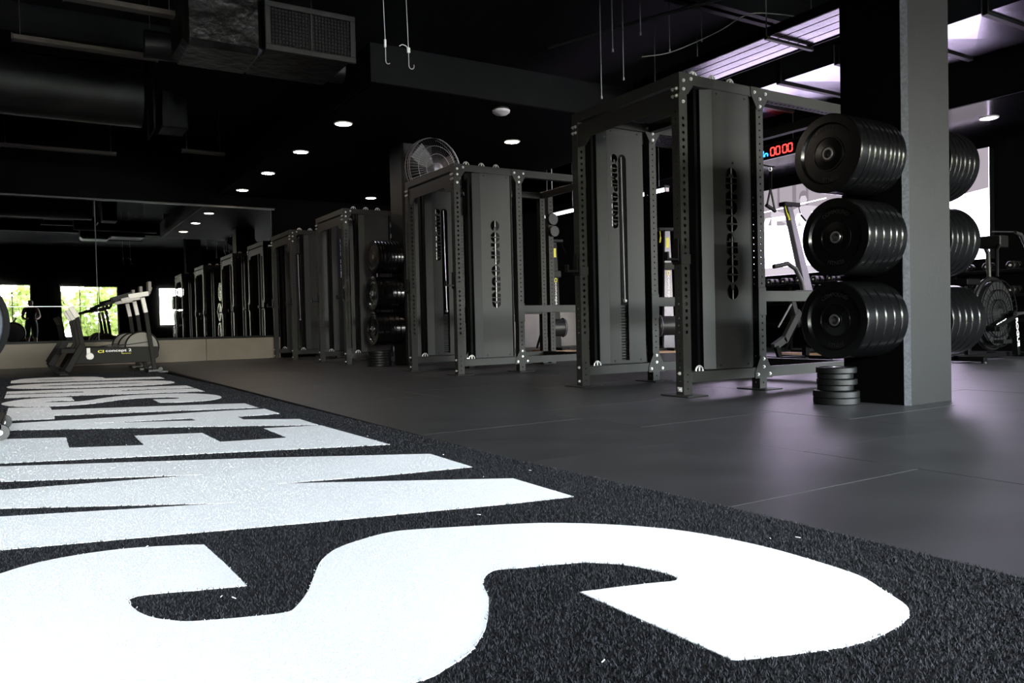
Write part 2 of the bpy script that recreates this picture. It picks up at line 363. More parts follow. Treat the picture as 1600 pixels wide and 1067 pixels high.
fibres('black_pile', ~wt, FIBK, (.009, .0135)); fibres('white_pile', wt, FIBW, (.0090, .0104))

lint = MB()
for k in range(70):
    yy = rng.uniform(.7, 4.5); xx = rng.uniform(-.3, 1.55); a = rng.uniform(0, PI); l = rng.uniform(.002, .006); p = Vector((xx, yy, .0145)); d = Vector((math.cos(a)*l, math.sin(a)*l, rng.uniform(0, .002)))
    lint.tube([p-d, p+d], .0009, 4)
lint = lint.build('lint', LABEL, turf); lint['kind'] = 'stuff'

# ------------------------------------------------------------------ power racks
PW, RH = .0762, 2.267
XMID, XFAR, WID = .781, 1.90, 1.187
def ring(cu, cv, r, n): return [(cu+r*math.cos(2*PI*(k+.5)/n), cv+r*math.sin(2*PI*(k+.5)/n)) for k in range(n)]
def perf_tube(L, wd, rows):
    """square tube along z; rows[face] = list of (z, r) holes; faces: 0:-y 1:+x 2:+y 3:-x"""
    b = MB(); fr = [((0,0,0),(1,0,0)), ((wd,0,0),(0,1,0)), ((wd,wd,0),(-1,0,0)), ((0,wd,0),(0,-1,0))]; N = 8
    for fi, (o, u) in enumerate(fr):
        o, u = Vector(o), Vector(u); n_in = Vector((0,0,1)).cross(u)   # inward
        hs = sorted(rows[fi]); z = 0.0
        def q(z0, z1):
            if z1-z0 > 1e-5: b.add([o+Vector((0,0,z0)), o+u*wd+Vector((0,0,z0)), o+u*wd+Vector((0,0,z1)), o+Vector((0,0,z1))], [(0,1,2,3)])
        for hz, r in hs:
            h0, h1 = hz-.025, hz+.025
            if h0 < z-1e-6: continue
            q(z, h0); z = h1
            R = ring(wd/2, hz, r, N); C = [(wd, h0), (wd, h1), (0, h1), (0, h0)]
            vs = [o+u*p[0]+Vector((0,0,p[1])) for p in R+C] + [o+u*p[0]+Vector((0,0,p[1]))+n_in*.006 for p in R]
            c0, c1, c2, c3 = 8, 9, 10, 11
            fs = [(0,c1,1),(1,c1,c2),(1,c2,2),(2,c2,3),(3,c2,c3),(3,c3,4),(4,c3,5),(5,c3,c0),(5,c0,6),(6,c0,7),(7,c0,c1),(7,c1,0)]
            # re-map ring so that ring point 0 lies nearest corner c1 (angles 22.5..)
            fs += [(k, (k+1) % N, 12+(k+1) % N, 12+k) for k in range(N)]
            b.add(vs, fs)
        q(z, L)
    b.add([(0,0,0),(wd,0,0),(wd,wd,0),(0,wd,0),(0,0,L),(wd,0,L),(wd,wd,L),(0,wd,L)], [(0,3,2,1),(4,5,6,7)])
    return b
def plain_mesh(b, name, m):
    me = bpy.data.meshes.new(name); me.from_pydata(b.v, [], b.f); me.update(); me.materials.append(m); return me
big = [(.45+.05*k, .0128) for k in range(31)]; small = [(.05+.05*k, .0075) for k in range(43)]
low = [(.05, .006), (.10, .006), (.15, .006), (.20, .006)]
front_me = plain_mesh(perf_tube(RH, PW, [low+big, small, low+big, small]), 'upright', GUN)
mid_me = plain_mesh(perf_tube(RH, PW, [small, small, small, small]), 'upright', GUN)
hr = [(.10+.05*k, .0115) for k in range(int((XFAR-XMID-PW-.2)/.05)+1)]
prail_me = plain_mesh(perf_tube(XFAR-XMID-PW, PW, [[], hr, [], hr]).xf(Matrix.Translation((0, 0, PW)) @ Matrix.Rotation(PI/2, 4, 'Y')), 'perforated_rail', GUN)
base_me = MB().box(-.06, PW+.06, -.10, PW+.10, 0, .008).mesh('base_plate', .002); base_me.materials.append(GUN)
b = MB(); b.lathe([(0, -.012), (.008, -.011), (.0085, -.004), (.013, -.004), (.013, 0), (0, 0)], (0, 0, 0), (0, 1, 0), 10)
bolt_y = b.mesh('bolt'); bolt_y.materials.append(CHR)
b = MB(); b.lathe([(0, -.016), (.008, -.015), (.0085, -.004), (.013, -.004), (.013, 0), (0, 0)], (0, 0, 0), (1, 0, 0), 10)
bolt_x = b.mesh('bolt'); bolt_x.materials.append(CHR)
b = MB().torus((0, 0, .002), (0, 1, 0), .034, .0065, 16, 8, -PI/2, PI/2, up=(0, 0, 1)); b.cyl((-.034, 0, -.01), (-.034, 0, .004), .0085).cyl((.034, 0, -.01), (.034, 0, .004), .0085); b.lathe([(0, .034), (.009, .03), (.007, 0), (.007, -.01)], (0, 0, 0), (0, 0, 1), 10)
dring_me = b.mesh('grip_ring'); dring_me.materials.append(CHR)
b = MB(); b.box(-.012, 0, -.008, PW+.008, -.07, .07).box(-.10, -.012, .014, .062, -.045, -.028).box(-.115, -.10, .014, .062, -.045, .015).box(-.02, -.012, .01, .066, -.05, .11)
jhook_me = b.mesh('bar_hook', .003); jhook_me.materials.append(BLK)
def arc(cx, cy, rx, ry, a0, a1, n=10): return [(cx+rx*math.cos(math.radians(a0+(a1-a0)*k/n)), cy+ry*math.sin(math.radians(a0+(a1-a0)*k/n))) for k in range(n+1)]
GLY = {   # stencil letters in a unit cell, no closed islands
 'C': [arc(.5, .5, .5, .5, 20, 340, 22) + [(.62, .44), (.55, .5), (.62, .56)]],
 'O': [arc(.5, .5, .5, .5, 94, 266, 14) + [(.465, .30), (.42, .42), (.42, .58), (.465, .70)], arc(.5, .5, .5, .5, -86, 86, 14) + [(.535, .70), (.58, .58), (.58, .42), (.535, .30)]],
 'M': [[(0,0),(0,1),(.30,1),(.5,.62),(.70,1),(1,1),(1,0),(.70,0),(.68,.5),(.5,.12),(.32,.5),(.30,0)]],
 'P': [[(0,0),(0,1),(.33,1),(.33,0)], [(.38,1)] + arc(.55, .68, .45, .32, 90, -90, 10) + [(.38,.36),(.38,.62),(.58,.64),(.58,.72),(.38,.74)]],
 'U': [[(0,1)] + arc(.5, .42, .5, .42, 180, 360, 14) + [(1,1),(.60,1),(.60,.42),(.5,.34),(.40,.42),(.40,1)]],
 'N': [[(0,0),(0,1),(.32,1),(.66,.48),(.66,1),(1,1),(1,0),(.68,0),(.34,.52),(.34,0)]],
 'D': [[(0,0),(0,1),(.33,1),(.33,0)], [(.38,0),(.38,.28),(.55,.34),(.60,.5),(.55,.66),(.38,.72),(.38,1)] + arc(.48, .5, .52, .5, 90, -90, 12)],
}
WIDTH = {'C': 1, 'O': 1, 'M': 1.12, 'P': .86, 'U': .92, 'N': .95, 'D': .95}
def compound_holes(a0, a1, bc, cap, up):
    """letters cut from a panel whose 2D frame is (x, z). up: text reads upwards, else downwards; a0<a1 the z span, bc centre x, cap height"""
    word = 'COMPOUND'; gap = .07; tot = sum(WIDTH[c] for c in word)+gap*(len(word)-1); k = (a1-a0)/tot; pos = 0; out = []
    for c in word:
        for poly in GLY[c]:
            o = []
            for px, py in poly:
                adv = (pos+px*WIDTH[c])*k; hh = (py-.5)*cap
                o.append((bc-hh, a0+adv) if up else (bc+hh, a1-adv))
            out.append(o)
        pos += WIDTH[c]+gap
    return out
def panel_mesh(name, x0, x1, z0, z1, holes):
    b = MB().plate([(x0, z0), (x1, z0), (x1, z1), (x0, z1)], holes, ((0, 0, 0), (1, 0, 0), (0, 0, 1)), .004)
    return plain_mesh(b, name, GUN)
def slot(x0, x1, z0, z1): r = (x1-x0)/2; return [(x0, z0), (x1, z0)] + arc((x0+x1)/2, z1-r, r, r, 0, 180, 10)
big_up = panel_mesh('cover_panel', .32, .70, .178, 2.19, compound_holes(.68, 1.645, .507, .118, True) + [ring(.523, 1.68, .011, 6)])
big_dn = panel_mesh('cover_panel', .32, .70, .178, 2.19, compound_holes(.72, 1.68, .497, .112, False))
slot_me = panel_mesh('cover_panel', .32, .72, .178, 2.19, [slot(.445, .53, .20, 1.975)] + compound_holes(1.335, 1.972, .40, .07, False))
edge_me = MB().plate([(0, 0), (.088, 0), (.088, 2.012), (0, 2.012)], [], ((.244, .045, .178), Vector((.076, -.045, 0)).normalized(), (0, 0, 1)), .004).mesh('bevelled_edge'); edge_me.materials.append(mat('lit_edge_paint', (.042, .0435, .046), .5, spec=.2))  # bevel coloured lighter than the panel: its stronger light put into the colour
side_me = MB().box(.238, .246, .045, .19, .178, 2.19).mesh('side_panel'); side_me.materials.append(GUND)
body_me = MB().box(.246, .735, .185, .195, .178, 2.19).box(.725, .735, .02, .185, .178, 2.19).box(.30, .735, .005, .19, 2.19, 2.20).box(.246, .735, .03, .19, .168, .178).mesh('tower_body'); body_me.materials.append(BLK)
rail_me = MB().box(.19, .215, .05, .12, .168, 2.19).mesh('guide_channel'); rail_me.materials.append(GUND)
rod_me = MB().cyl((.507, .014, .18), (.507, .014, 2.18), .0036, 8).mesh('guide_rod'); rod_me.materials.append(SILV)
cab_me = MB().tube([(.485, .010, 1.955), (.49, .010, 1.4), (.50, .010, .73)], .0055, 8).mesh('cable'); cab_me.materials.append(SILV)
cab2_me = MB().cyl((.125, .055, .19), (.118, .055, 2.18), .0025, 6).mesh('cable'); cab2_me.materials.append(GREY)
knob_me = MB().lathe([(0, .02), (.012, .016), (.018, 0), (.012, -.016), (0, -.02)], (.495, .005, .715), (0, 1, 0), 12).mesh('selector_knob'); knob_me.materials.append(CHR)
wp_me = MB().box(.43, .57, .03, .13, 0, .021).mesh('weight_plate', .002); wp_me.materials.append(RBD)
g1 = plain_mesh(MB().plate([(0, RH), (.135, RH), (.135, RH-.077), (.082, RH-.145), (0, RH-.145)], [], ((0, -.006, 0), (1, 0, 0), (0, 0, 1)), .006), 'gusset', GUN)
g2 = plain_mesh(MB().plate([(-.055, RH), (.135, RH), (.135, RH-.06), (.066, RH-.165), (.010, RH-.165), (-.055, RH-.06)], [], ((XMID, -.006, 0), (1, 0, 0), (0, 0, 1)), .006), 'gusset', GUN)
g3 = plain_mesh(MB().plate([(-.055, .085), (.135, .085), (.135, .13), (.066, .255), (.010, .255), (-.055, .13)], [], ((XMID, -.006, 0), (1, 0, 0), (0, 0, 1)), .006), 'gusset', GUN)
hp = [(.076, 2.17), (WID, 2.17), (WID, 1.985), (WID-.10, 1.985), (WID-.17, 2.045), (.25, 2.045), (.18, 1.985), (.076, 1.985)]
head_me = plain_mesh(MB().plate([(p[0], p[1]) for p in hp][::-1], [], ((.012, 0, 0), (0, 1, 0), (0, 0, 1)), .006), 'header_plate', GUN)
def make_rack(loc, label, upward, sticker=False, extra=False):
    R = thing('power_rack', label, 'power rack', loc, 0, 'grey cable racks in a row along the turf')
    for me, x, y in ((front_me, 0, 0), (front_me, 0, WID), (mid_me, XMID, 0), (mid_me, XMID, WID), (mid_me, XFAR, 0), (mid_me, XFAR, WID)):
        u = obj('upright', me, None, R, (x, y, 0)); obj('base_plate', base_me, None, u)
        if me is front_me:
            obj('bolt', bolt_x, None, u, (0, PW/2, .045)); obj('bolt', bolt_x, None, u, (0, PW/2, .16))
            for dy in (.02, .056): obj('bolt', bolt_x, None, u, (0, dy, RH-.11)); obj('bolt', bolt_x, None, u, (0, dy, RH-.16))
            obj('bar_hook', jhook_me, None, R, (x, y, 1.0))
            MB().box(-.006, PW+.006, -.006, PW+.006, .93, 1.0).build('hook_sleeve', GUN, R, .002, (x, y, 0))
        elif x == XMID: MB().box(-.005, PW+.005, -.005, PW+.005, .56, .77).build('rail_sleeve', GUN, R, .002, (x, y, 0))
    for y in (0, WID):
        MB().box(PW, XMID, y, y+PW, RH-PW, RH).build('side_rail', GUN, R, .003)
        MB().box(PW, XMID, y, y+PW, .091, .168).build('side_rail', GUN, R, .003)
        obj('perforated_rail', prail_me, None, R, (XMID+PW, y, RH-PW)); obj('perforated_rail', prail_me, None, R, (XMID+PW, y, .091))
        MB().box(XMID+PW, XFAR, y+.008, y+.068, .663, .746).build('spotter_rail', GUN, R, .003)
        G = obj('gusset', g1, None, R, (0, y, 0))
        for x, z in ((.112, RH-.035), (.04, RH-.055), (.04, RH-.115), ): obj('bolt', bolt_y, None, G, (x, -.006, z))
        obj('bolt', bolt_y, None, R, (.04, y, RH-.20))
        G = obj('gusset', g2, None, R, (0, y, 0))
        for x, z in ((-.02, RH-.04), (.10, RH-.04), (.038, RH-.085), (.038, RH-.14)): obj('bolt', bolt_y, None, G, (XMID+x, -.006, z))
        G = obj('gusset', g3, None, R, (0, y, 0))
        for x, z in ((-.025, .115), (.105, .115), (.038, .17), (.038, .23)): obj('bolt', bolt_y, None, G, (XMID+x, -.006, z))
        for x in (.175, .365, .55): obj('grip_ring', dring_me, None, R, (x, y+.038, RH))
        obj('grip_ring', dring_me, None, R, (.19, y+.038, .168))
    MB().box(0, PW, PW, WID, RH-PW, RH).build('header_beam', GUN, R, .003); obj('header_plate', head_me, None, R)
    MB().box(XMID, XMID+PW, PW, WID, RH-PW, RH).build('cross_beam', GUN, R, .003); MB().box(XFAR, XFAR+PW, PW, WID, RH-PW, RH).build('cross_beam', GUN, R, .003)
    MB().box(XFAR, XFAR+PW, PW, WID, .091, .168).build('cross_beam', GUN, R, .003)
    for y, pm in ((.0, big_up if upward else big_dn), (WID+.02, slot_me)):
        for nm, me in (('cover_panel', pm), ('bevelled_edge', edge_me), ('side_panel', side_me), ('tower_body', body_me), ('guide_channel', rail_me), ('guide_rod', rod_me), ('cable', cab2_me)):
            if nm == 'guide_rod' and (pm is slot_me or upward): obj(nm, me, None, R, (-.127 if pm is slot_me else .016, y, 0)); continue
            obj(nm, me, None, R, (0, y, 0))
        for x in (.37, .66):
            for z in (.2, 2.165): obj('bolt', bolt_dark, None, R, (x, y, z))
        if pm is slot_me: obj('cable', cab_me, None, R, (0, y, 0)); obj('selector_knob', knob_me, None, R, (0, y, 0))
        for k in range(20): obj('weight_plate', wp_me, None, R, (0, y, .19+.0245*k))
    if sticker: o = MB().box(-.0015, 0, .018, .062, .03, .062).build('sticker', LABEL, R); o['label'] = 'small white sticker low on the front upright'
    if extra:
        obj('upright', mid_me, None, R, (XFAR+.13, WID, 0))
        p = MB().lathe([(0, -.02), (.075, -.02), (.078, -.012), (.066, 0), (.078, .012), (.075, .02), (0, .02)], (XFAR+.17, WID-.04, 1.92), (0, 1, 0), 20).lathe([(0, -.02), (.07, -.02), (.062, 0), (.07, .02), (0, .02)], (XFAR+.19, WID-.04, 1.76), (0, 1, 0), 20); p.build('pulley_block', GREY, R)
    return R
b = MB(); b.lathe([(0, -.003), (.007, -.003), (.009, 0), (0, 0)], (0, 0, 0), (0, 1, 0), 8); bolt_dark = b.mesh('bolt'); bolt_dark.materials.append(BLK)
X0 = 3.903
make_rack((X0, 4.042, 0), 'nearest grey cable power rack, its COMPOUND lettering reading upwards, beside the pillar', True, True)
make_rack((X0, 7.444, 0), 'second grey power rack from the camera, in front of the round wall fan', False, extra=True)
make_rack((X0, 10.911, 0), 'third grey power rack from the camera, just beyond the stacked plates on the far pillar', False)
make_rack((X0, 13.60, 0), 'farthest grey power rack, next to the mirror wall', False)

# ------------------------------------------------------------------ pillars and bumper plates
def pillar(loc, wx, wy, top, label, arris=True):
    ch = .028
    o = MB().plate([(ch, 0), (wx, 0), (wx, wy), (0, wy), (0, ch)], [], ((0, 0, top), (1, 0, 0), (0, 1, 0)), top).build('pillar', PILL, None, 0, loc)
    struct(o, label)
    if arris: e = MB().plate([(0, 0), (ch*1.414, 0), (ch*1.414, top), (0, top)], [], ((-.0015, ch-.0015, 0), (.7071, -.7071, 0), (0, 0, 1)), .002).build('worn_edge', CONC, o)
    return o
pillar((4.402, 2.695, 0), .455, .4255, HD, 'near dark painted pillar with a bare concrete edge')
MB().box(-.004, .0, .03, .4255, 0, HD).build('added_dark_sheet', BLKP, bpy.data.objects['pillar'])  # thin black sheet added to keep the pillar's left face dark
pillar((4.402, 9.90, 0), .455, .43, HC, 'far dark painted pillar behind the second rack', False)
def disc_text(s, R, size, a_mid, flip=False):
    vs, fs, L, Hh = text2d(s, size, .012*size/.04*.02); out = []
    for x, y in vs:
        if not flip: a = a_mid - (x-L/2)/R; r = R + (y-Hh/2)
        else: a = a_mid + (x-L/2)/R; r = R - (y-Hh/2)
        out.append((math.cos(a)*r, math.sin(a)*r))
    return out, fs
plates_me = {}
def plate_meshes(t):
    if t in plates_me: return plates_me[t]
    r = .2275; h = t/2
    prof = [(.026, -h*.75), (.045, -h*.75), (.047, -h*.62), (.092, -h*.55), (.094, -h*.72), (.100, -h*.72), (.102, -h*.5), (.168, -h*.5), (.178, -h), (r-.006, -h), (r, -h+.006), (r, h-.006), (r-.006, h), (.178, h), (.168, h*.5), (.102, h*.5), (.094, h*.72), (.047, h*.62), (.045, h*.75), (.026, h*.75), (.026, -h*.75)]
    me = MB().lathe(prof, (0, 0, 0), (1, 0, 0), 56).mesh('bumper_disc'); me.materials.append(RBR)
    hub = MB().lathe([(.025, -h*.8), (.034, -h*.8), (.036, -h*.7), (.036, h*.7), (.034, h*.8), (.025, h*.8), (.025, -h*.8)], (0, 0, 0), (1, 0, 0), 28).mesh('hub_ring'); hub.materials.append(STL)
    b = MB()
    for s, am, fl_ in (('COMPOUND', PI/2, False), ('FITNESS', -PI/2, True)):
        vs, fs = disc_text(s, .150 if True else 0, .032, am, fl_); b.add([(-h*.5-.0015, -x, y) for x, y in vs], fs)
    tx = bpy.data.meshes.new('raised_lettering'); tx.from_pydata(b.v, [], b.f); tx.update(); tx.materials.append(mat('rubber_lettering', (.012, .012, .012), .3))
    plates_me[t] = (me, hub, tx); return plates_me[t]
ORD = ['outermost', 'second', 'third', 'fourth', 'fifth', 'sixth', 'seventh', 'eighth', 'ninth', 'tenth']
def plate_stack(xface, ydir, y, z, ths, where, sgn):
    """plates on a peg; sgn -1: peg sticks out to -x from xface"""
    peg = thing('storage_peg', 'steel plate storage peg, ' + where, 'peg', (xface, y, z), 0, 'plate pegs on the pillars')
    L = sum(ths)+.004*len(ths)+.03
    MB().cyl((0, 0, 0), (sgn*(L-.05), 0, 0), .0235, 16).build('peg_bar', GREY, peg); (MB().box(-.010, 0, -.05, .05, -.07, .07) if sgn < 0 else MB().box(0, .010, -.05, .05, -.07, .07)).build('mounting_plate', GUND, peg, .002)
    x = xface + sgn*.012; n = len(ths)
    for i, t in enumerate(ths):
        me, hub, tx = plate_meshes(t); k = n-1-i
        nm = ORD[k] if k == 0 else (ORD[k]+' from outer end')
        p = thing('bumper_plate', f'black bumper plate, {nm}, {where}', 'weight plate', (x+sgn*t/2, y+random.uniform(-.002, .002), z-.002), 0, 'bumper plates on the pillar pegs')
        p.rotation_euler = (random.uniform(-.35, .35), 0, 0)
        obj('bumper_disc', me, None, p); obj('hub_ring', hub, None, p)
        if k == 0 and sgn < 0: obj('raised_lettering', tx, None, p); p.rotation_euler = (random.uniform(-.1, .1), 0, 0)
        x += sgn*(t+.004)
A, B, C3 = .052, .066, .082
YP = 2.908
for z, ths, w1 in ((1.485, [.036]*4+[.045]*4+[.066], 'top'), (1.003, [A]*3+[B]*2+[.058], 'middle'), (.518, [B]*2+[C3]*2+[.075], 'bottom')):
    plate_stack(4.402, 0, YP, z, ths, f'{w1} peg, near pillar left side', -1)
for z, ths, w1 in ((1.50, [.045]*4+[.052, .066], 'top'), (1.01, [A]*2+[B]*2+[.066], 'middle'), (.50, [B]*3+[C3]*2, 'bottom')):
    plate_stack(4.857, 0, YP, z, ths, f'{w1} peg, near pillar right side', 1)
for z, ths, w1 in ((1.50, [.042]*8, 'top'), (1.003, [A]*2+[B]*4, 'middle'), (.518, [B]*2+[C3]*3, 'bottom')):
    plate_stack(4.402, 0, 10.12, z, ths, f'{w1} peg of the far pillar', -1)
def small_plate(loc, r, t, label, group):
    p = thing('change_plate', label, 'weight plate', loc, 0, group)
    MB().lathe([(.026, 0), (r*.5, 0), (r*.55, t*.1), (r*.85, t*.1), (r*.9, 0), (r-.004, 0), (r, .004), (r, t-.004), (r-.004, t), (r*.9, t), (r*.85, t*.85), (r*.5, t*.85), (r*.45, t), (.026, t), (.026, 0)], (0, 0, 0), (0, 0, 1), 40).build('plate_disc', RBD, p)
    MB().lathe([(.025, -.0), (.034, -.0), (.034, t), (.025, t), (.025, 0)], (0, 0, 0), (0, 0, 1), 24).build('hub_ring', STL, p)
sizes = [(.135, .040), (.135, .040), (.105, .034), (.118, .036), (.105, .034), (.118, .036)]
def small_stack(x, y, where, group, sizes=sizes):
    z = .001
    nm = ['bottom', 'second from the floor', 'third from the floor', 'fourth from the floor', 'fifth from the floor', 'topmost', 'top']
    for i, (r, t) in enumerate(sizes):
        small_plate((x+random.uniform(-.006, .006), y+random.uniform(-.006, .006), z), r, t, f'small black plate, {nm[i]} in the floor stack {where}', group); z += t+.001
small_stack(4.235, 3.06, 'against the near pillar', 'small plates stacked on the floor')
small_stack(4.10, 10.15, 'under the far pillar pegs', 'small plates stacked on the floor', [(.17, .035), (.17, .035), (.16, .034), (.165, .034), (.155, .034), (.16, .034)])

# ------------------------------------------------------------------ mirror wall
kn = MB().box(XL, 4.06, YM-.14, YM, 0, .39); struct(kn.build('wall_knee', BLKP))
for i, (a, b_) in enumerate(((XL, -1.7), (-1.7, .5), (.5, 2.722), (2.726, 4.06))):
    MB().box(a+.0015, b_-.0015, YM-.156, YM-.14, 0, .392).build('board', MDF, bpy.data.objects['wall_knee'], .002)
def mirror(x0, x1, z0, z1, label): 
    o = MB().box(x0+.002, x1-.002, YM-.006, YM, z0, z1).build('mirror', MIRR); tag(o, label, 'mirror', 'wall mirrors')
mirror(-1.6, 1.01, 1.010, 2.80, 'upper wall mirror left of the vertical joint, above the rowers')
mirror(-1.6, 1.01, .43, 1.004, 'lower wall mirror left of the vertical joint, behind the rowers')
mirror(1.01, 3.99, .43, 2.82, 'wide wall mirror right of the vertical joint, above the beige board')
mirror(XL+.02, -1.6, .43, 2.80, 'wall mirror continuing out of view at the left end')
struct(MB().box(XL, 4.06, YM-.03, YM, .392, .43).build('trim_9', BLK)); struct(MB().box(XL, 4.06, YM-.035, YM, 2.82, 2.85).build('trim_10', GREY))
struct(MB().box(1.004, 1.016, YM-.010, YM-.005, .43, 2.82).build('trim_11', GREY)); struct(MB().box(XL, 1.004, YM-.010, YM-.005, 1.003, 1.011).build('trim_12', STL)); struct(MB().box(3.99, 4.0, YM-.01, YM, .43, 2.82).build('trim_13', GREY))

# ------------------------------------------------------------------ lamps
def downlight(x, y, z, m, label):
    t = thing('downlight', label, 'ceiling light', (x, y, z), 0, 'recessed round ceiling lights')
    MB().lathe([(.115, 0), (.115, -.006), (.098, -.012), (.092, -.004), (.092, 0)], (0, 0, 0), (0, 0, 1), 28).build('bezel', WHT, t)
    MB().lathe([(0, -.010), (.09, -.010), (.094, -.005)], (0, 0, 0), (0, 0, 1), 24).build('diffuser', m, t)
downlight(3.36, 9.29, HC, LWARM, 'warm round ceiling light nearest the hanging duct, largest of the left row')
downlight(3.35, 11.03, HC, LCOOL, 'cool bluish round ceiling light, second of the left row')
downlight(3.33, 12.74, HC, LWARM, 'warm round ceiling light, third of the left row')
downlight(3.32, 14.48, HC, LWARM, 'warm round ceiling light closest to the mirror wall, smallest of the left row')
downlight(5.73, 9.18, HC, LWARM, 'warm round ceiling light above the second rack')
downlight(5.71, 14.37, HC, LWARM, 'warm round ceiling light beside the far pillar top')
downlight(10.59, 5.36, HC, LCOOL, 'round ceiling light at the far right, above the air bike')
for y_, lb in ((7.2, 'round ceiling light over the middle of the turf, seen in the mirror'), (9.8, 'round ceiling light over the turf end, seen in the mirror')):
    downlight(-.85, y_, HC-.07, mat('warm_bright_diffuser', (1, .9, .8), .5, emit=(1, .84, .70), es=190), lb); o = MB().cyl((-.85, y_, HC-.068), (-.85, y_, HD), .012, 8).lathe([(.115, 0), (.115, .05), (.03, .07)], (-.85, y_, HC-.069), (0, 0, 1), 28).build('lamp_drop', GUND, bpy.data.objects[[q.name for q in COL.objects if q.name.startswith('downlight')][-1]]); o.location = (.85, -y_, -(HC-.07))
t = thing('smoke_detector', 'white dome on the ceiling edge under the dark bulkhead', 'smoke detector', (4.75, 7.83, HC))
MB().lathe([(.09, 0), (.09, -.012), (.085, -.016)], (0, 0, 0), (0, 0, 1), 28).build('base', GREY, t); MB().lathe([(.085, -.016), (.105, -.026), (.10, -.05), (.07, -.072), (0, -.08)], (0, 0, 0), (0, 0, 1), 28).build('dome', DOME, t)
def tube_lamp(x, y0, y1, z, label):
    t = thing('tube_light', label, 'tube light', (x, y0, z), 0, 'lit tube lights'); L = y1-y0
    MB().box(-.06, .06, 0, L, .03, .07).build('housing', GREY, t, .004); MB().cyl((0, .03, 0), (0, L-.03, 0), .028, 12).build('tube', LTUBE, t)
    for yy in (.0, L-.03): MB().box(-.04, .04, yy, yy+.03, -.035, .03).build('lamp_holder', WHT, t)
    for yy in (.2, L-.2): MB().cyl((0, yy, .07), (0, yy, HD-z), .004, 6).build('suspension_wire', STL, t)
tube_lamp(9.4, 12.6, 13.9, 2.80, 'white tube light glowing behind the second rack')
tube_lamp(9.35, 10.0, 11.2, 2.78, 'white tube light glowing between the first rack uprights')

# ------------------------------------------------------------------ video wall, clock
XS = 11.40
V = thing('video_wall', 'large bright video wall showing athletes and white lettering on the right wall', 'screen', (XS, 5.78, 1.30))
MB().box(.012, .14, 0, 5.2, 0, 1.54).build('screen_cabinet', GUND, V)
MB().box(0, .012, 0, 5.2, 0, 1.54).build('screen_face', SCRW, V)
def on_screen(nm, poly, m, d=.001): return plain_obj(nm, [(-d, y, z) for y, z in poly], m, V)
def plain_obj(nm, vs, m, par):
    me = bpy.data.meshes.new(nm); tri = tessellate_polygon([[Vector((v[1], v[2], 0)) for v in vs]]); me.from_pydata(vs, [], [tuple(q) for q in tri]); me.update(); return obj(nm, me, m, par)
on_screen('picture_backdrop', [(0, .98), (.55, .92), (1.2, .86), (2.4, .74), (3.1, .80), (3.9, .92), (5.2, .95), (5.2, 1.54), (0, 1.54)], SCRG, .001)
for a, wd in ((.5, .10), (1.3, .06), (2.15, .12), (2.95, .05), (3.2, .08), (3.55, .05), (4.3, .1)): on_screen('picture_fold', [(a, 1.0), (a+wd, 1.0), (a+wd, 1.54), (a, 1.54)], SCRD, .002)
def figure(c, z, k):
    on_screen('picture_figure', [(c+k*.085*math.cos(t), z+k*.12*math.sin(t)) for t in [2*PI*i/16 for i in range(16)]], SCRM, .003)
    on_screen('picture_figure', [(c-.42*k, z-.52*k), (c-.36*k, z-.2*k), (c-.1*k, z-.14*k), (c+.12*k, z-.14*k), (c+.40*k, z-.24*k), (c+.75*k, z-.10*k), (c+.78*k, z-.24*k), (c+.4*k, z-.44*k), (c+.3*k, z-.62*k)], SCRM, .003)
for c, z, k in ((3.05, 1.28, .9), (1.0, 1.26, .9), (4.4, 1.2, .8)):
    figure(c, z, k)
    on_screen('picture_hair', [(c+k*.10*math.cos(t), z+.03+k*.12*math.sin(t)) for t in [PI*i/10 for i in range(11)]] + [(c-k*.08, z-.02), (c-k*.05, z+.045), (c+k*.05, z+.05), (c+k*.09, z-.02)], SCRD, .0045)
    on_screen('picture_bar', [(c-.5*k, z-.05), (c+1.0*k, z-.12), (c+1.0*k, z-.135), (c-.5*k, z-.065)], SCRW, .005)
o = text_on('picture_lettering', 'SWEATSHOP', ((-.004, 4.9, .62), (0, -1, 0), (0, 0, 1)), 4.4, SCRW, V, .42, .02)
for z0 in (.30, .22): on_screen('picture_line', [(0, z0), (5.2, z0), (5.2, z0+.012), (0, z0+.012)], SCRM, .002)
on_screen('picture_foot', [(2.0, 0), (5.2, 0), (5.2, .16), (2.0, .12)], SCRM, .002)
CK = thing('timer_clock', 'black LED timer reading dn 00 00 in blue and red', 'clock', (9.62, 7.44, 2.945))
MB().box(0, .06, 0, 1.1, 0, .205).build('clock_case', BLK, CK, .006)
MB().box(-.004, .064, -.01, 1.11, .205, .222).build('top_rail', GREY, CK)
for yy in (.2, .9): MB().cyl((.03, yy, .22), (.03, yy, HD-2.945), .004, 6).build('hanger', STL, CK)
SEG = {'a': (0, 1, 1, 1), 'g': (0, .5, 1, .5), 'd': (0, 0, 1, 0), 'f': (0, .5, 0, 1), 'e': (0, 0, 0, .5), 'b': (1, .5, 1, 1), 'c': (1, 0, 1, .5)}
def digit(yl, segs, m, wd=.072, hh=.115, z=.045):
    b = MB(); t = .009
    for s in segs:
        x0, z0, x1, z1 = SEG[s]; ya, yb = yl-x0*wd, yl-x1*wd; za, zb = z+z0*hh, z+z1*hh
        if x0 == x1: b.box(-.003, 0, ya-t, ya+t, za+t*.6, zb-t*.6)
        else: b.box(-.003, 0, min(ya, yb)+t*.6, max(ya, yb)-t*.6, za-t, za+t)
    b.build('digit', m, CK)
digit(.78, 'bcdeg', BLU, .055, .10); digit(.70, 'ceg', BLU, .055, .10)
for yl in (.588, .490, .365, .267): digit(yl, 'abcdef', RED)

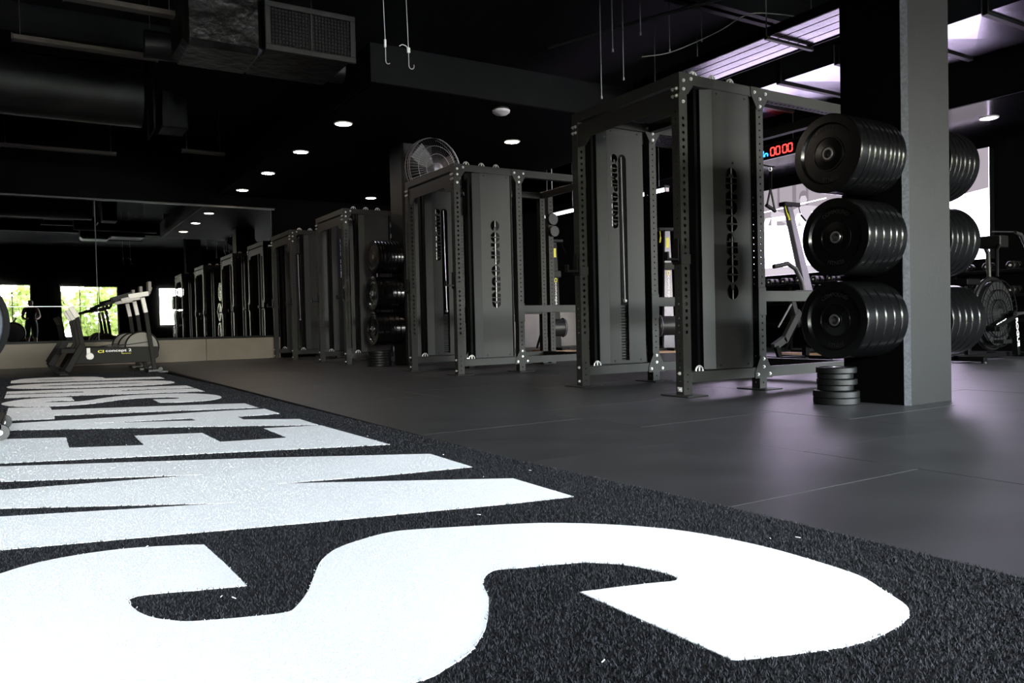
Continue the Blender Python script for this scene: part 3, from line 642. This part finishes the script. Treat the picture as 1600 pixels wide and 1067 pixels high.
# ------------------------------------------------------------------ ceiling services
def duct_run(x0, x1, y0, y1, z0, z1, seg, label, m, name='rectangular_duct'):
    t = thing(name, label, 'duct', (x0, y0, z0)); n = max(1, round((y1-y0)/seg)); d = (y1-y0)/n; wd = x1-x0; hh = z1-z0
    for k in range(n):
        a, b_ = k*d+.03, (k+1)*d-.03; c = (wd/2, (a+b_)/2, -.018)
        b = MB().box(0, wd, a, b_, .001, hh); b.add([(0, a, 0), (wd, a, 0), (wd, b_, 0), (0, b_, 0), c], [(0, 1, 4), (1, 2, 4), (2, 3, 4), (3, 0, 4)])
        me = b.mesh('duct_section', smooth=False); obj('duct_section', me, m, t)
        MB().box(-.02, wd+.02, b_, b_+.06, -.03, hh+.02).build('duct_flange', BLK, t)
    for k in range(0, n+1, 2):
        for xx in (-.03, wd+.03): MB().cyl((xx, min(k*d, y1-y0-.05)+.02, -.03), (xx, min(k*d, y1-y0-.05)+.02, HD-z0), .005, 6).build('hanger_rod', STL, t)
    return t
DMET = mat('duct_sheet_metal', (.20, .195, .23), .26, .9, bump=(2.5, .15, .02))
duct_run(8.0, 9.26, .8, 9.8, 3.46, 3.85, .82, 'shiny rectangular sheet-metal duct hanging on the right, reflecting the screen', DMET)
t = thing('cable_tray', 'ribbed metal tray with pale cables running under the ceiling above the nearest rack', 'cable tray', (6.25, 3.2, 3.3))
for k in range(4): MB().box(k*.15, k*.15+.13, 0, 4.0, 0, .02).build('tray_rib', DMET, t)
MB().box(-.02, .0, 0, 4.0, -.01, .08).box(.6, .62, 0, 4.0, -.01, .08).build('tray_side', GUND, t)
for yy in (.4, 2.0, 3.6):
    MB().box(-.04, .66, yy, yy+.04, -.04, -.012).build('tray_bracket', BLK, t)
    for xx in (-.03, .65): MB().cyl((xx, yy+.02, -.04), (xx, yy+.02, .69), .006, 6).build('threaded_rod', STL, t)
def spline(p):
    P = [Vector(q) for q in p]; P = [2*P[0]-P[1]] + P + [2*P[-1]-P[-2]]; out = []
    for i in range(1, len(P)-2):
        for t in (0, .25, .5, .75): out.append(.5*(2*P[i]+(P[i+1]-P[i-1])*t+(2*P[i-1]-5*P[i]+4*P[i+1]-P[i+2])*t*t+(3*P[i]-P[i-1]-3*P[i+1]+P[i+2])*t**3))
    return out + [P[-2]]
o = MB().tube(spline([(5.7, 6.45, 3.38), (5.85, 6.2, 3.37), (5.98, 5.9, 3.42), (6.02, 5.6, 3.45), (6.05, 5.3, 3.50), (6.25, 5.1, 3.47), (6.6, 4.98, 3.44), (6.9, 4.95, 3.42)]), .005, 6).build('electrical_cable', WHT); tag(o, 'loose pale electrical cable looping along the ceiling tray', 'cable')
def black_duct(x0, x1, y0, y1, z0, z1, label):
    o = MB().box(x0, x1, y0, y1, z0, z1).build('air_duct', DUCT, None, .01); tag(o, label, 'duct')
t = thing('return_plenum', 'foil wrapped duct box with a metal grille at its end', 'duct', (1.85, 7.0, 3.02))
# foil wrapped box with a grille at its near end
b = MB(); n1, n2 = 12, 6; 
MB().box(0, .80, .02, .85, 0, .42).build('plenum_box', FOIL, t, .02); MB().box(-.68, -.01, .03, .7, -.06, .5).build('foil_wrap', FOIL, t, .05)
g = MB().box(-.01, .82, -.012, .02, -.02, .03).box(-.01, .82, -.012, .02, .36, .41).box(-.01, .04, -.012, .02, .03, .36).box(.77, .82, -.012, .02, .03, .36).box(.395, .415, -.008, .015, .03, .36); g.build('grille_frame', mat('worn_frame', (.009, .0075, .006), .7, .0, noise=(20, 4, .3, 1.4)), t, .003)
MB().box(.04, .77, .012, .018, .03, .36).build('grille_back', BLK, t)
b1 = MB().box(0, .006, 0, .01, .03, .36).mesh('grille_bar'); b1.materials.append(BLK); b2 = MB().box(.04, .77, 0, .006, 0, .006).mesh('grille_bar'); b2.materials.append(BLK)
for k in range(24): obj('grille_bar', b1, None, t, (.05+k*.03, -.004, 0))
for k in range(10): obj('grille_bar', b2, None, t, (0, -.006, .05+k*.031))
def batten(x0, x1, y, z, label):
    t = thing('light_batten', label, 'light fitting', (x0, y, z), 0, 'unlit strip light fittings'); L = x1-x0
    MB().box(0, L, -.05, .05, 0, .045).build('housing', BATT, t, .004); MB().box(-.012, 0, -.055, .055, -.004, .05).build('end_cap', GREY, t); MB().box(L, L+.012, -.055, .055, -.004, .05).build('end_cap', GREY, t)
    for xx in (.06, L-.06): MB().cyl((xx, 0, .045), (xx, 0, HD-z), .003, 6).build('suspension_wire', STL, t)
batten(-.05, 1.19, 8.69, 3.30, 'unlit strip light fitting hanging left of the duct grille')
batten(.33, 1.19, 7.44, 3.30, 'unlit strip light fitting at the top left, nearest to the camera')
batten(-.28, 1.22, 13.62, 3.30, 'long unlit strip light fitting far left, above the mirror')
batten(2.09, 2.70, 12.93, 3.30, 'short unlit strip light fitting left of the ceiling light row')
o = MB().cyl((-3.99, 10.6, 3.42), (1.25, 10.6, 3.42), .36, 32).build('round_duct', DUCT); tag(o, 'thick round black air duct crossing the upper left', 'duct')
o = MB().cyl((1.0, 8.1, 3.25), (2.9, 8.0, 3.25), .13, 20).build('round_duct', DUCT); tag(o, 'thinner round black duct running below the grille box', 'duct')
for xx in (1.3, 2.6): MB().cyl((xx, 8.05, 3.37), (xx, 8.05, HD), .005, 6).build('hanger_rod', STL, o)
t = thing('duct_bracket', 'black bracket frame hanging at the end of the round duct', 'bracket', (1.35, 10.6, 2.98))
MB().box(0, .02, -.3, .3, 0, .02).box(0, .02, -.3, -.28, .02, 1.0).box(0, .02, .28, .3, .02, 1.0).build('hanger_frame', GUND, t); MB().box(.1, .4, -.25, .2, .06, .5).build('fan_box', GUND, t, .01)
for i, (x, y, zb, lbl) in enumerate(((2.335, 5.5, 2.50, 'thin white wire hook with a zip tie, left of the pair hanging from the ceiling'), (2.523, 5.5, 2.495, 'thin white wire hook with a loose zip tie tail, right of the hanging pair'))):
    t = thing('ceiling_hook', lbl, 'hook', (x, y, zb), 0, 'wire hooks hanging from the ceiling')
    rr = .022 if i else .018
    MB().tube([(-.015, 0, HD-zb), (-.008, 0, .5), (0, 0, .15)] + [(rr-rr*math.cos(a), 0, .02-rr*1.1*math.sin(a)+.01) for a in [PI*k/10*(1.15 if i else .8) for k in range(11)]], .0026, 6).build('wire', WHT, t)
    (MB().box(-.012, .012, -.008, .008, .125, .165) if i else MB().box(-.010, .006, -.008, .008, .13, .19)).build('zip_tie', LABEL, t, .003)
    if i: MB().tube([(0, 0, .15), (-.02, 0, .175), (-.05, 0, .18), (-.075, 0, .165)], .003, 6).build('tie_tail', LABEL, t)
for x, y, z, lb in ((4.78, 6.0, 2.70, 'thin rod hanging lowest behind the first rack header'), (5.06, 6.0, 2.92, 'short thin rod hanging behind the first rack'), (5.29, 6.0, 3.4, 'thin hanger rod high above the first rack'), (5.68, 6.0, 3.3, 'thin hanger rod left of the pale cable'), (6.14, 6.0, 3.48, 'thin hanger rod above the pale cable bend'), (4.6, 5.6, 3.0, 'thin hanger rod left of the first rack header')):
    o = MB().cyl((x, y, z), (x, y, HD), .005, 6).cyl((x, y, z-.006), (x, y, z+.02), .011, 6).build('hanger_rod', STL); tag(o, lb, 'rod', 'thin ceiling hanger rods')
for x0, x1, y, z0, z1, lb in ((3.4, 8.0, 5.65, 3.66, 3.98, 'dark ceiling beam above the first rack'), (-4, 8.0, 3.0, 3.62, 3.98, 'dark ceiling beam nearest the camera'), (-4, 3.0, 9.6, 3.65, 3.98, 'dark ceiling beam over the turf')):
    o = MB().box(x0, x1, y-.03, y+.03, z0, z1).box(x0, x1, y-.1, y+.1, z0, z0+.02).build('ceiling_beam', GUND); tag(o, lb, 'beam', 'dark ceiling beams')
o = MB().tube([(5.0, 7.2, 3.6), (5.3, 6.4, 3.6), (5.9, 5.0, 3.62), (6.1, 3.4, 3.62)], .02, 8).build('conduit', GREY); tag(o, 'thin grey conduit running along the dark ceiling above the first rack', 'conduit')

# ------------------------------------------------------------------ wall fan on the far pillar
t = thing('wall_fan', 'large round caged fan mounted high on the far pillar', 'fan', (4.70, 9.52, 2.64), 0); t.rotation_euler = (0, 0, .15)
cg = MB()
for Rr, yy in ((.42, 0), (.415, -.03), (.30, -.075), (.19, -.095), (.42, .06)): cg.torus((0, yy, 0), (0, 1, 0), Rr, .004 if Rr < .4 else .006, 40, 6)
for k in range(60):
    a = 2*PI*k/60; c, s = math.cos(a), math.sin(a)
    cg.tube([(.07*c, -.105, .07*s), (.19*c, -.095, .19*s), (.30*c, -.075, .30*s), (.415*c, -.03, .415*s), (.42*c, .06, .42*s)], .0016, 4)
cg.build('cage', mat('fan_wire', (.16, .15, .16), .4, .7), t)
MB().lathe([(0, -.118), (.05, -.115), (.072, -.105), (.072, -.095)], (0, 0, 0), (0, 1, 0), 24).build('badge', LILA, t)
for k in range(3):
    a = 2*PI*k/3+.4; b = MB(); d = Vector((math.cos(a), 0, math.sin(a))); q = Vector((-math.sin(a), 0, math.cos(a)))
    pr_ = [(.05, -.03, .03), (.18, -.10, .09), (.36, -.13, .10), (.38, -.02, .08)]
    vs = []
    for r, e0, e1 in pr_: vs += [d*r+q*e0+Vector((0, -.03, 0)), d*r+q*e1+Vector((0, .03, 0))]
    b.add(vs, [(0, 1, 3, 2), (2, 3, 5, 4), (4, 5, 7, 6)]); b.build('blade', GREY, t)
MB().cyl((0, -.02, 0), (0, .22, 0), .08, 20).build('motor', BLK, t); MB().cyl((0, .18, 0), (-.12, .40, -.05), .025, 10).build('wall_arm', BLK, t)

# ------------------------------------------------------------------ rowing machines at the end of the turf
def make_rower(loc, label):
    t = thing('rowing_machine', label, 'rowing machine', loc, 0, 'grey rowing machines in front of the mirror')
    MB().plate([(.10, .14), (1.0, .13), (1.10, .20), (1.10, .335), (.19, .352)], [], ((0, 0, 0), (1, 0, 0), (0, 0, 1)), .09).build('body_beam', mat('taupe_frame', (.0095, .0083, .007), .6, spec=.15), t, .006)
    fm = mat('taupe_frame', (0, 0, 0))
    MB().bar((.035, .03, .05), (.22, .05, .38), .07, .10, (0, 1, 0)).box(-.05, .05, .0, .07, 0, .035).build('front_leg', fm, t, .004)
    MB().bar((-.13, .50, .12), (.05, .50, .42), .07, .10, (0, 1, 0)).bar((-.13, .5, .12), (-.05, .5, .03), .06, .06, (0, 1, 0)).build('rear_leg', fm, t, .004)
    MB().box(-.02, .22, .05, .52, .28, .34).build('cross_member', fm, t, .004)
    MB().bar((.225, .06, .34), (.17, .06, .735), .05, .07, (0, 1, 0)).build('foot_arm', fm, t, .003)
    MB().bar((.17, .06, .735), (.10, .06, .87), .06, .085, (0, 1, 0)).build('arm_cover', WHT, t, .004)
    MB().box(.26, .30, -.012, .0, .20, .34).lathe([(0, -.02), (.04, -.02), (.045, -.01), (.045, 0)], (.295, 0, .235), (0, 1, 0), 20).build('pedal_hub', WHT, t)
    MB().lathe([(0, .03), (.19, .03), (.2, .04), (.2, .16), (.19, .17), (0, .17)], (.907, 0, .335), (0, 1, 0), 40).build('flywheel', GRYL, t)
    MB().torus((.907, .035, .335), (0, 1, 0), .2, .011, 40, 8).build('flywheel_rim', BLK, t)
    MB().bar((1.045, .0, .03), (.96, .0, .785), .05, .07, (0, 1, 0)).build('rear_post', fm, t, .003)
    MB().bar((.96, .0, .785), (.925, .0, .98), .05, .075, (0, 1, 0)).build('post_cover', WHT, t, .004)
    MB().bar((.76, .0, .995), (1.0, .0, 1.035), .06, .05, (0, 1, 0)).build('handle_rest', WHT, t, .004)
    MB().bar((.55, .0, .955), (.80, .0, 1.03), .05, .04, (0, 1, 0)).tube([(.45, .22, .92), (.52, .05, .94), (.56, -.1, .95)], .016, 8).build('handle', BLK, t)
    MB().bar((1.0, .0, 1.03), (1.03, .0, 1.12), .04, .04, (0, 1, 0)).box(.99, 1.03, -.08, .10, 1.06, 1.19).build('monitor', mat('monitor_grey', (.20, .18, .16), .5), t, .004)
    MB().box(.97, 1.12, .0, .5, 0, .03).cyl((1.12, .02, .03), (1.12, .08, .03), .03, 14).build('base_foot', GREY, t, .003)
    MB().bar((.50, .0, .34), (.98, .0, .40), .012, .012, (0, 1, 0)).build('chain_guide', BLK, t)
    y = -.0915
    MB().torus((.405, y+.09, .291), (0, 1, 0), .02, .006, 16, 6).build('logo_ring', YEL, t) if False else None
    text_on('logo_mark', 'CI', ((.385, -.001, .275), (1, 0, 0), (0, 0, 1)), .07, YEL, t, .035, .03)
    text_on('lettering', 'concept 2', ((.475, -.001, .272), (1, 0, 0), (0, 0, 1)), .30, PRINT, t, .045, .012)
    text_on('lettering', 'Dynamic', ((.66, -.001, .248), (1, 0, 0), (0, 0, 1)), .11, YEL, t, .018, .01)
    return t
r1 = make_rower((.348, 11.30, .006), 'nearest grey rowing machine with white arm covers and pale flywheel at the turf end')
r1.location.z = .014
dup(r1, (.348, 12.25, 0), 0, 'middle grey rowing machine of the three before the mirror')
dup(r1, (.348, 13.2, 0), 0, 'rearmost grey rowing machine, closest to the mirror')
# partly visible rower at the left picture edge
t = thing('air_rower', 'rowing machine at the left picture edge with blue-grey flywheel and small wheels', 'rowing machine', (-.36, 4.95, .0165))
MB().lathe([(0, -.09), (.20, -.085), (.25, -.06), (.262, -.03), (.262, .03), (.25, .06), (.20, .085), (0, .09)], (-.02, 0, .59), (.25, -1, 0), 44).build('flywheel', GRYB, t)
MB().torus((-.02, 0, .59), (.25, -1, 0), .268, .016, 44, 8).torus((-.02, .0, .59), (.25, -1, 0), .272, .03, 44, 6).build('flywheel_rim', BLK, t)
MB().bar((.12, -.03, .36), (.16, -.05, .06), .05, .06).build('front_leg', BLK, t, .004); MB().box(.03, .23, -.32, .26, .05, .09).build('foot_bar', BLK, t, .005)
for yy in (-.32, .22): MB().cyl((.22, yy, .038), (.22, yy+.05, .038), .04, 18).build('caster', GREY, t)
for yy in (-.33, .21): MB().lathe([(0, 0), (.012, 0), (.012, .06), (0, .06)], (.22, yy, .038), (0, 1, 0), 10).build('caster_hub', CHR, t)
MB().bar((-.1, 0, .36), (-2.0, 0, .42), .07, .09).build('monorail', STL, t, .004); MB().bar((-2.0, 0, .38), (-2.0, 0, 0), .05, .4).build('rear_leg', BLK, t, .004)
MB().bar((-.05, 0, .8), (.05, 0, 1.0), .04, .04).build('monitor_arm', BLK, t); MB().box(-.95, -.6, -.17, .17, .44, .50).build('seat', BLK, t, .02)

# ------------------------------------------------------------------ cardio and strength machines behind the racks
def ski_machine(loc, rz, mast_m, label, text_m=PRINT, lean=0):
    t = thing('ski_machine', label, 'ski machine', loc, rz, 'tall ski machines along the back')
    MB().box(-.30, .30, -.45, .55, 0, .03).build('floor_board', WOOD, t, .004)
    MB().box(-.27, .27, -.02, .04, .03, .07).box(-.03, .03, -.40, .50, .03, .07).build('base_frame', BLK, t, .004)
    me = MB().plate([(-.10, .07), (.10, .07), (.045+lean, 2.08), (-.045+lean, 2.08)], [], ((0, -.04, 0), (1, 0, 0), (0, 0, 1)), .09); me.build('mast', mast_m, t, .006)
    MB().cyl((-.18, 0, .45), (.18, 0, .45), .17, 28).build('flywheel', GREY, t); MB().torus((-.15, 0, .45), (1, 0, 0), .175, .012, 28, 6).torus((.15, 0, .45), (1, 0, 0), .175, .012, 28, 6).build('flywheel_cage', LILA, t)
    MB().box(-.16+lean, .16+lean, -.09, .03, 2.06, 2.12).build('pulley_head', BLK, t, .01)
    for s in (-1, 1):
        MB().tube([(s*.14+lean, -.07, 2.06), (s*.14+lean, -.10, 1.95)], .006, 6).tube([(s*.14+lean, -.1, 1.95), (s*.17+lean, -.16, 1.86)], .014, 8).build('handle', YEL if s < 0 else BLK, t)
        MB().bar((s*.07, .05, 1.0), (s*.24, .42, .06), .03, .03).build('brace', BLK, t)
    MB().box(-.09, .09, -.12, -.06, 1.40, 1.52).build('monitor', BLK, t, .006)
    if lean: return t
    text_on('lettering', 'concept 2', ((-.02, -.0415, 1.30), (0, 0, -1), (1, 0, 0)), .52, text_m, t, .055, .012)
    text_on('logo_mark', 'CI', ((-.02, -.0415, 1.39), (0, 0, -1), (1, 0, 0)), .08, YEL, t, .055, .03)
    MB().box(-.025, .025, -.0425, -.041, 1.78, 1.95).build('warning_label', YEL, t)
    return t
ski_machine((8.5, 12.2, 0), -.25, BLK, 'black ski machine with a yellow label, seen through the second rack')
ski_machine((9.32, 10.0, 0), -.45, LILA, 'pale grey ski machine seen between the uprights of the nearest rack')
ski_machine((9.0, 11.1, 0), .5, LILA, 'pale grey ski machine partly hidden left of its twin')
ski_machine((9.62, 7.2, 0), 0, LILA, 'pale grey leaning ski machine with yellow handle in front of the video wall', lean=-.66)
# bench-like machine with curved arm, beside the near pillar
t = thing('leg_machine', 'black strength machine with curved grip arm and plates, left of the pillar plates', 'strength machine', (7.9, 6.6, 0))
MB().tube([(.03, 0, 1.18), (.30, 0, 1.22), (.44, 0, 1.16), (.56, 0, 1.0), (.62, 0, .80)], .028, 10).build('grip_arm', GREY, t)
MB().bar((.62, 0, .82), (.62, 0, .05), .07, .07).build('rear_post', GUND, t, .004)
MB().bar((.36, 0, .78), (.50, 0, .42), .05, .07).bar((.50, 0, .62), (.20, 0, .24), .06, .09).bar((.22, 0, .27), (.0, 0, .17), .06, .09).build('lever_arm', GREY, t, .004)
MB().bar((.02, -.03, .18), (.08, -.03, .03), .04, .05).bar((.14, .05, .2), (.18, .05, .03), .04, .05).build('foot_link', GUND, t)
MB().box(-.15, .62, -.04, .04, .0, .05).box(.10, .16, -.4, .4, 0, .05).box(.55, .62, -.4, .4, 0, .05).build('base_frame', GUND, t, .004)
for i, xx in enumerate((.52, .56)): MB().lathe([(0, -.02), (.19, -.02), (.2, -.01), (.2, .01), (.19, .02), (0, .02)], (.62, -.12-.05*i, .36), (0, 1, 0), 32).build('plate', RBD, t)
MB().box(.25, .70, -.16, .16, .80, .88).build('pad', mat('dark_upholstery', (.03, .028, .03), .5), t, .03)
MB().cyl((.1, 0, .42), (.42, 0, .78), .012, 8).build('strut', STL, t)
o = MB().box(8.9, 9.6, 5.7, 6.5, .001, .03).build('wooden_board', WOOD, None, .004); tag(o, 'pale wooden board on the floor behind the lowest plates', 'board')
# suspension handle hanging from an arm behind the nearest rack
t = thing('strap_handle', 'black webbing strap with a triangular foam handle hanging before the screen', 'handle', (6.34, 5.30, 1.60))
MB().bar((0, 0, .40), (0, 0, .22), .004, .035, (0, 1, 0)).build('strap', BLK, t); MB().tube([(0, 0, .23), (-.055, 0, .06), (-.05, 0, .05)], .010, 8).tube([(0, 0, .23), (.06, 0, .02)], .010, 8).build('webbing', BLK, t)
MB().cyl((-.065, 0, .06), (.065, 0, .01), .019, 12).build('grip', RBD, t); MB().torus((0, 0, .425), (0, 1, 0), .022, .005, 16, 6).build('carabiner', CHR, t)
MB().tube([(-.46, -.03, .46), (-.2, -.02, .455), (0, 0, .448), (.06, 0, .452)], .008, 8).build('hanging_arm', GUND, t)
# air bike
t = thing('air_bike', 'black air bike with a big fan wheel and white lettering, right of the pillar', 'exercise bike', (9.25, 4.75, 0))
MB().box(-.55, -.32, -.30, -.24, .02, .07).build('stabiliser', BLK, t, .005) if False else None
MB().box(-.60, -.52, -.30, .30, .02, .07).box(.62, .70, -.30, .30, .02, .07).box(-.6, .7, -.03, .03, .03, .08).build('base_frame', GUND, t, .005)
for x, y in ((-.56, -.28), (-.56, .28), (.66, -.28), (.66, .28)): MB().cyl((x, y, 0), (x, y, .02), .03, 12).build('levelling_foot', BLK, t)
cg = MB()
for yy in (-.09, .09):
    for Rr in (.38, .27, .16): cg.torus((.15, yy, .53), (0, 1, 0), Rr, .007, 40, 6)
    for k in range(28):
        a = 2*PI*k/28; cg.tube([(.15+.06*math.cos(a), yy*1.1, .53+.06*math.sin(a)), (.15+.38*math.cos(a), yy, .53+.38*math.sin(a))], .003, 4)
cg.build('fan_cage', GUND, t)
MB().cyl((.15, -.06, .53), (.15, .06, .53), .36, 40).build('fan_wheel', mat('fan_blades', (.008, .008, .009), .4), t); MB().torus((.15, 0, .53), (0, 1, 0), .395, .03, 44, 8).build('fan_shroud', BLK, t)
MB().bar((.45, -.12, .05), (.38, -.12, .56), .05, .07, (0, 1, 0)).build('front_fork', GUND, t, .004)
MB().bar((.38, -.12, .50), (-.10, -.12, .36), .05, .09, (0, 1, 0)).build('lower_tube', GUND, t, .004)
MB().bar((-.35, 0, .06), (-.42, 0, .85), .06, .06).box(-.55, -.28, -.11, .11, .85, .92).build('saddle_post', GUND, t, .01)
for yy in (-.22, .22): MB().tube([(.22, yy, .52), (.56, yy, .54), (.52, yy, 1.25), (.36, yy, 1.42), (.24, yy, 1.44)], [.022, .024, .026, .022, .018], 10).build('swing_arm', GREY, t)
MB().tube([(.08, -.1, .95), (.08, -.1, 1.25), (.2, -.1, 1.38)], .02, 8).build('handle_upright', GUND, t); MB().box(.12, .3, -.12, .12, 1.28, 1.42).build('console', BLK, t, .01); MB().cyl((.18, 0, 1.47), (.70, 0, 1.49), .008, 8).build('cross_bar', STL, t)
MB().cyl((-.05, -.2, .36), (-.05, .2, .36), .03, 12).box(-.2, -.02, -.3, -.2, .2, .24).build('crank', BLK, t)
d = Vector((.07, 0, -.51)).normalized()
text_on('lettering', 'ROGUE', (Vector((.362, -.157, .47)), d, Vector((.51, 0, .07)).normalized()), .33, PRINT, t, .05, .02)
d = Vector((.48, 0, .14)).normalized(); text_on('lettering', 'ECHO BIKE', (Vector((-.04, -.157, .365)), d, Vector((-.14, 0, .48)).normalized()), .22, PRINT, t, .05, .02)
# dumbbell rack along the right wall
t = thing('dumbbell_rack', 'long black dumbbell rack under the video wall', 'rack', (10.75, 3.2, 0)); RL = 8.2
for z in (.45, .78, 1.10): MB().box(.0, .5, 0, RL, z-.04, z).build('shelf', GUND, t, .004)
for yy in (0, RL/3, 2*RL/3, RL-.06): MB().box(.05, .11, yy, yy+.06, 0, 1.12).box(.4, .46, yy, yy+.06, 0, 1.12).build('rack_leg', GUND, t)
hexp = [(.062*math.cos(PI/3*k), .062*math.sin(PI/3*k)) for k in range(6)]
def head(x0): return MB().plate(hexp, [], ((x0, 0, .054), (0, 1, 0), (0, 0, 1)), .085).mesh('dumbbell_head', .008)
h1, h2 = head(.115), head(.245); h1.materials.append(RBD); h2.materials.append(RBD); hb = MB().cyl((.02, 0, .054), (.24, 0, .054), .015, 12).mesh('dumbbell_handle'); hb.materials.append(CHR)
nm = ['top', 'middle']
NTH = 'first second third fourth fifth sixth seventh eighth ninth tenth eleventh twelfth thirteenth fourteenth fifteenth sixteenth seventeenth eighteenth nineteenth twentieth twenty-first twenty-second twenty-third twenty-fourth twenty-fifth twenty-sixth'.split()
for r_, z in enumerate((1.10, .78)):
    for k in range(26):
        y = 3.45+k*.30
        d = thing('dumbbell', f'black hex dumbbell, {NTH[k]} from the right end of the {nm[r_]} shelf', 'dumbbell', (10.83, y, z), 0, 'hex dumbbells on the rack')
        obj('dumbbell_head', h1, None, d); obj('dumbbell_head', h2, None, d); obj('dumbbell_handle', hb, None, d)
# pale low wall at the back right
o = struct(MB().box(8.6, 11.55, YM-.2, YM+.01, 0, .88).build('wall_low', mat('grey_board', (.36, .33, .34), .7, noise=(4, 4, .9, 1.06))))
o = MB().box(7.6, 7.7, 9.3, 11.2, 2.72, 2.80).build('wooden_beam', WOOD); tag(o, 'short wooden beam hanging behind the second rack', 'beam')
for yy in (9.5, 11.0): MB().cyl((7.65, yy, 2.8), (7.65, yy, HD), .006, 6).build('hanger', STL, o)

# ------------------------------------------------------------------ person seen in the mirror
pr_ = thing('person', 'person in a dark tank top standing near the camera, seen only in the mirror', 'person', (.05, -1.3, 0))
J = [(0,0,.95),(0,0,1.12),(0,0,1.32),(0,0,1.47),(0,0,1.55),(0,.01,1.63),(0,0,1.74),
     (.19,0,1.43),(.25,.02,1.16),(.16,.22,1.08),(.08,.30,1.12),(-.19,0,1.43),(-.25,.02,1.16),(-.16,.22,1.08),(-.08,.30,1.12),
     (.10,0,.90),(.11,.02,.50),(.12,-.02,.09),(.12,.12,.04),(-.10,0,.90),(-.11,.02,.50),(-.12,-.02,.09),(-.12,.12,.04)]
Ed = [(0,1),(1,2),(2,3),(3,4),(4,5),(5,6),(3,7),(7,8),(8,9),(9,10),(3,11),(11,12),(12,13),(13,14),(0,15),(15,16),(16,17),(17,18),(0,19),(19,20),(20,21),(21,22)]
Rd = [.15,.135,.16,.10,.058,.095,.085,.07,.048,.036,.04,.07,.048,.036,.04,.10,.065,.045,.04,.10,.065,.045,.04]
me = bpy.data.meshes.new('body'); me.from_pydata(J, Ed, []); me.update(); bo = bpy.data.objects.new('body', me); COL.objects.link(bo)
bo.modifiers.new('skin', 'SKIN'); bo.modifiers.new('sub', 'SUBSURF').levels = 2
for i, sv in enumerate(me.skin_vertices[0].data): sv.radius = (Rd[i], Rd[i]*(.72 if i < 3 else 1)); sv.use_root = (i == 0)
bpy.context.view_layer.update(); em = bpy.data.meshes.new_from_object(bo.evaluated_get(bpy.context.evaluated_depsgraph_get())); bpy.data.objects.remove(bo)
em.materials.clear(); em.materials.append(SKIN); em.polygons.foreach_set('use_smooth', [True]*len(em.polygons)); body = obj('body', em, None, pr_)
def shell(name, test, m, d):       # clothing: the body's own surface pushed outwards
    bm = bmesh.new(); bm.from_mesh(em); bmesh.ops.delete(bm, geom=[f for f in bm.faces if not test(f.calc_center_median())], context='FACES'); bm.normal_update()
    for v in bm.verts: v.co += v.normal*d
    n = bpy.data.meshes.new(name); bm.to_mesh(n); bm.free(); n.materials.clear(); n.materials.append(m); return obj(name, n, None, pr_)
shell('tank_top', lambda c: .88 < c.z < 1.46 and abs(c.x) < .17 and c.y < .16, CLOTH, .012)
shell('shorts', lambda c: .45 < c.z <= .95 and c.y < .16 and abs(c.x) < .22, CLOTH, .015)
shell('shoe', lambda c: c.z < .10, CLOTH, .008)
shell('hair', lambda c: c.z > 1.70 or (c.z > 1.60 and c.y < -.02), HAIR, .012)
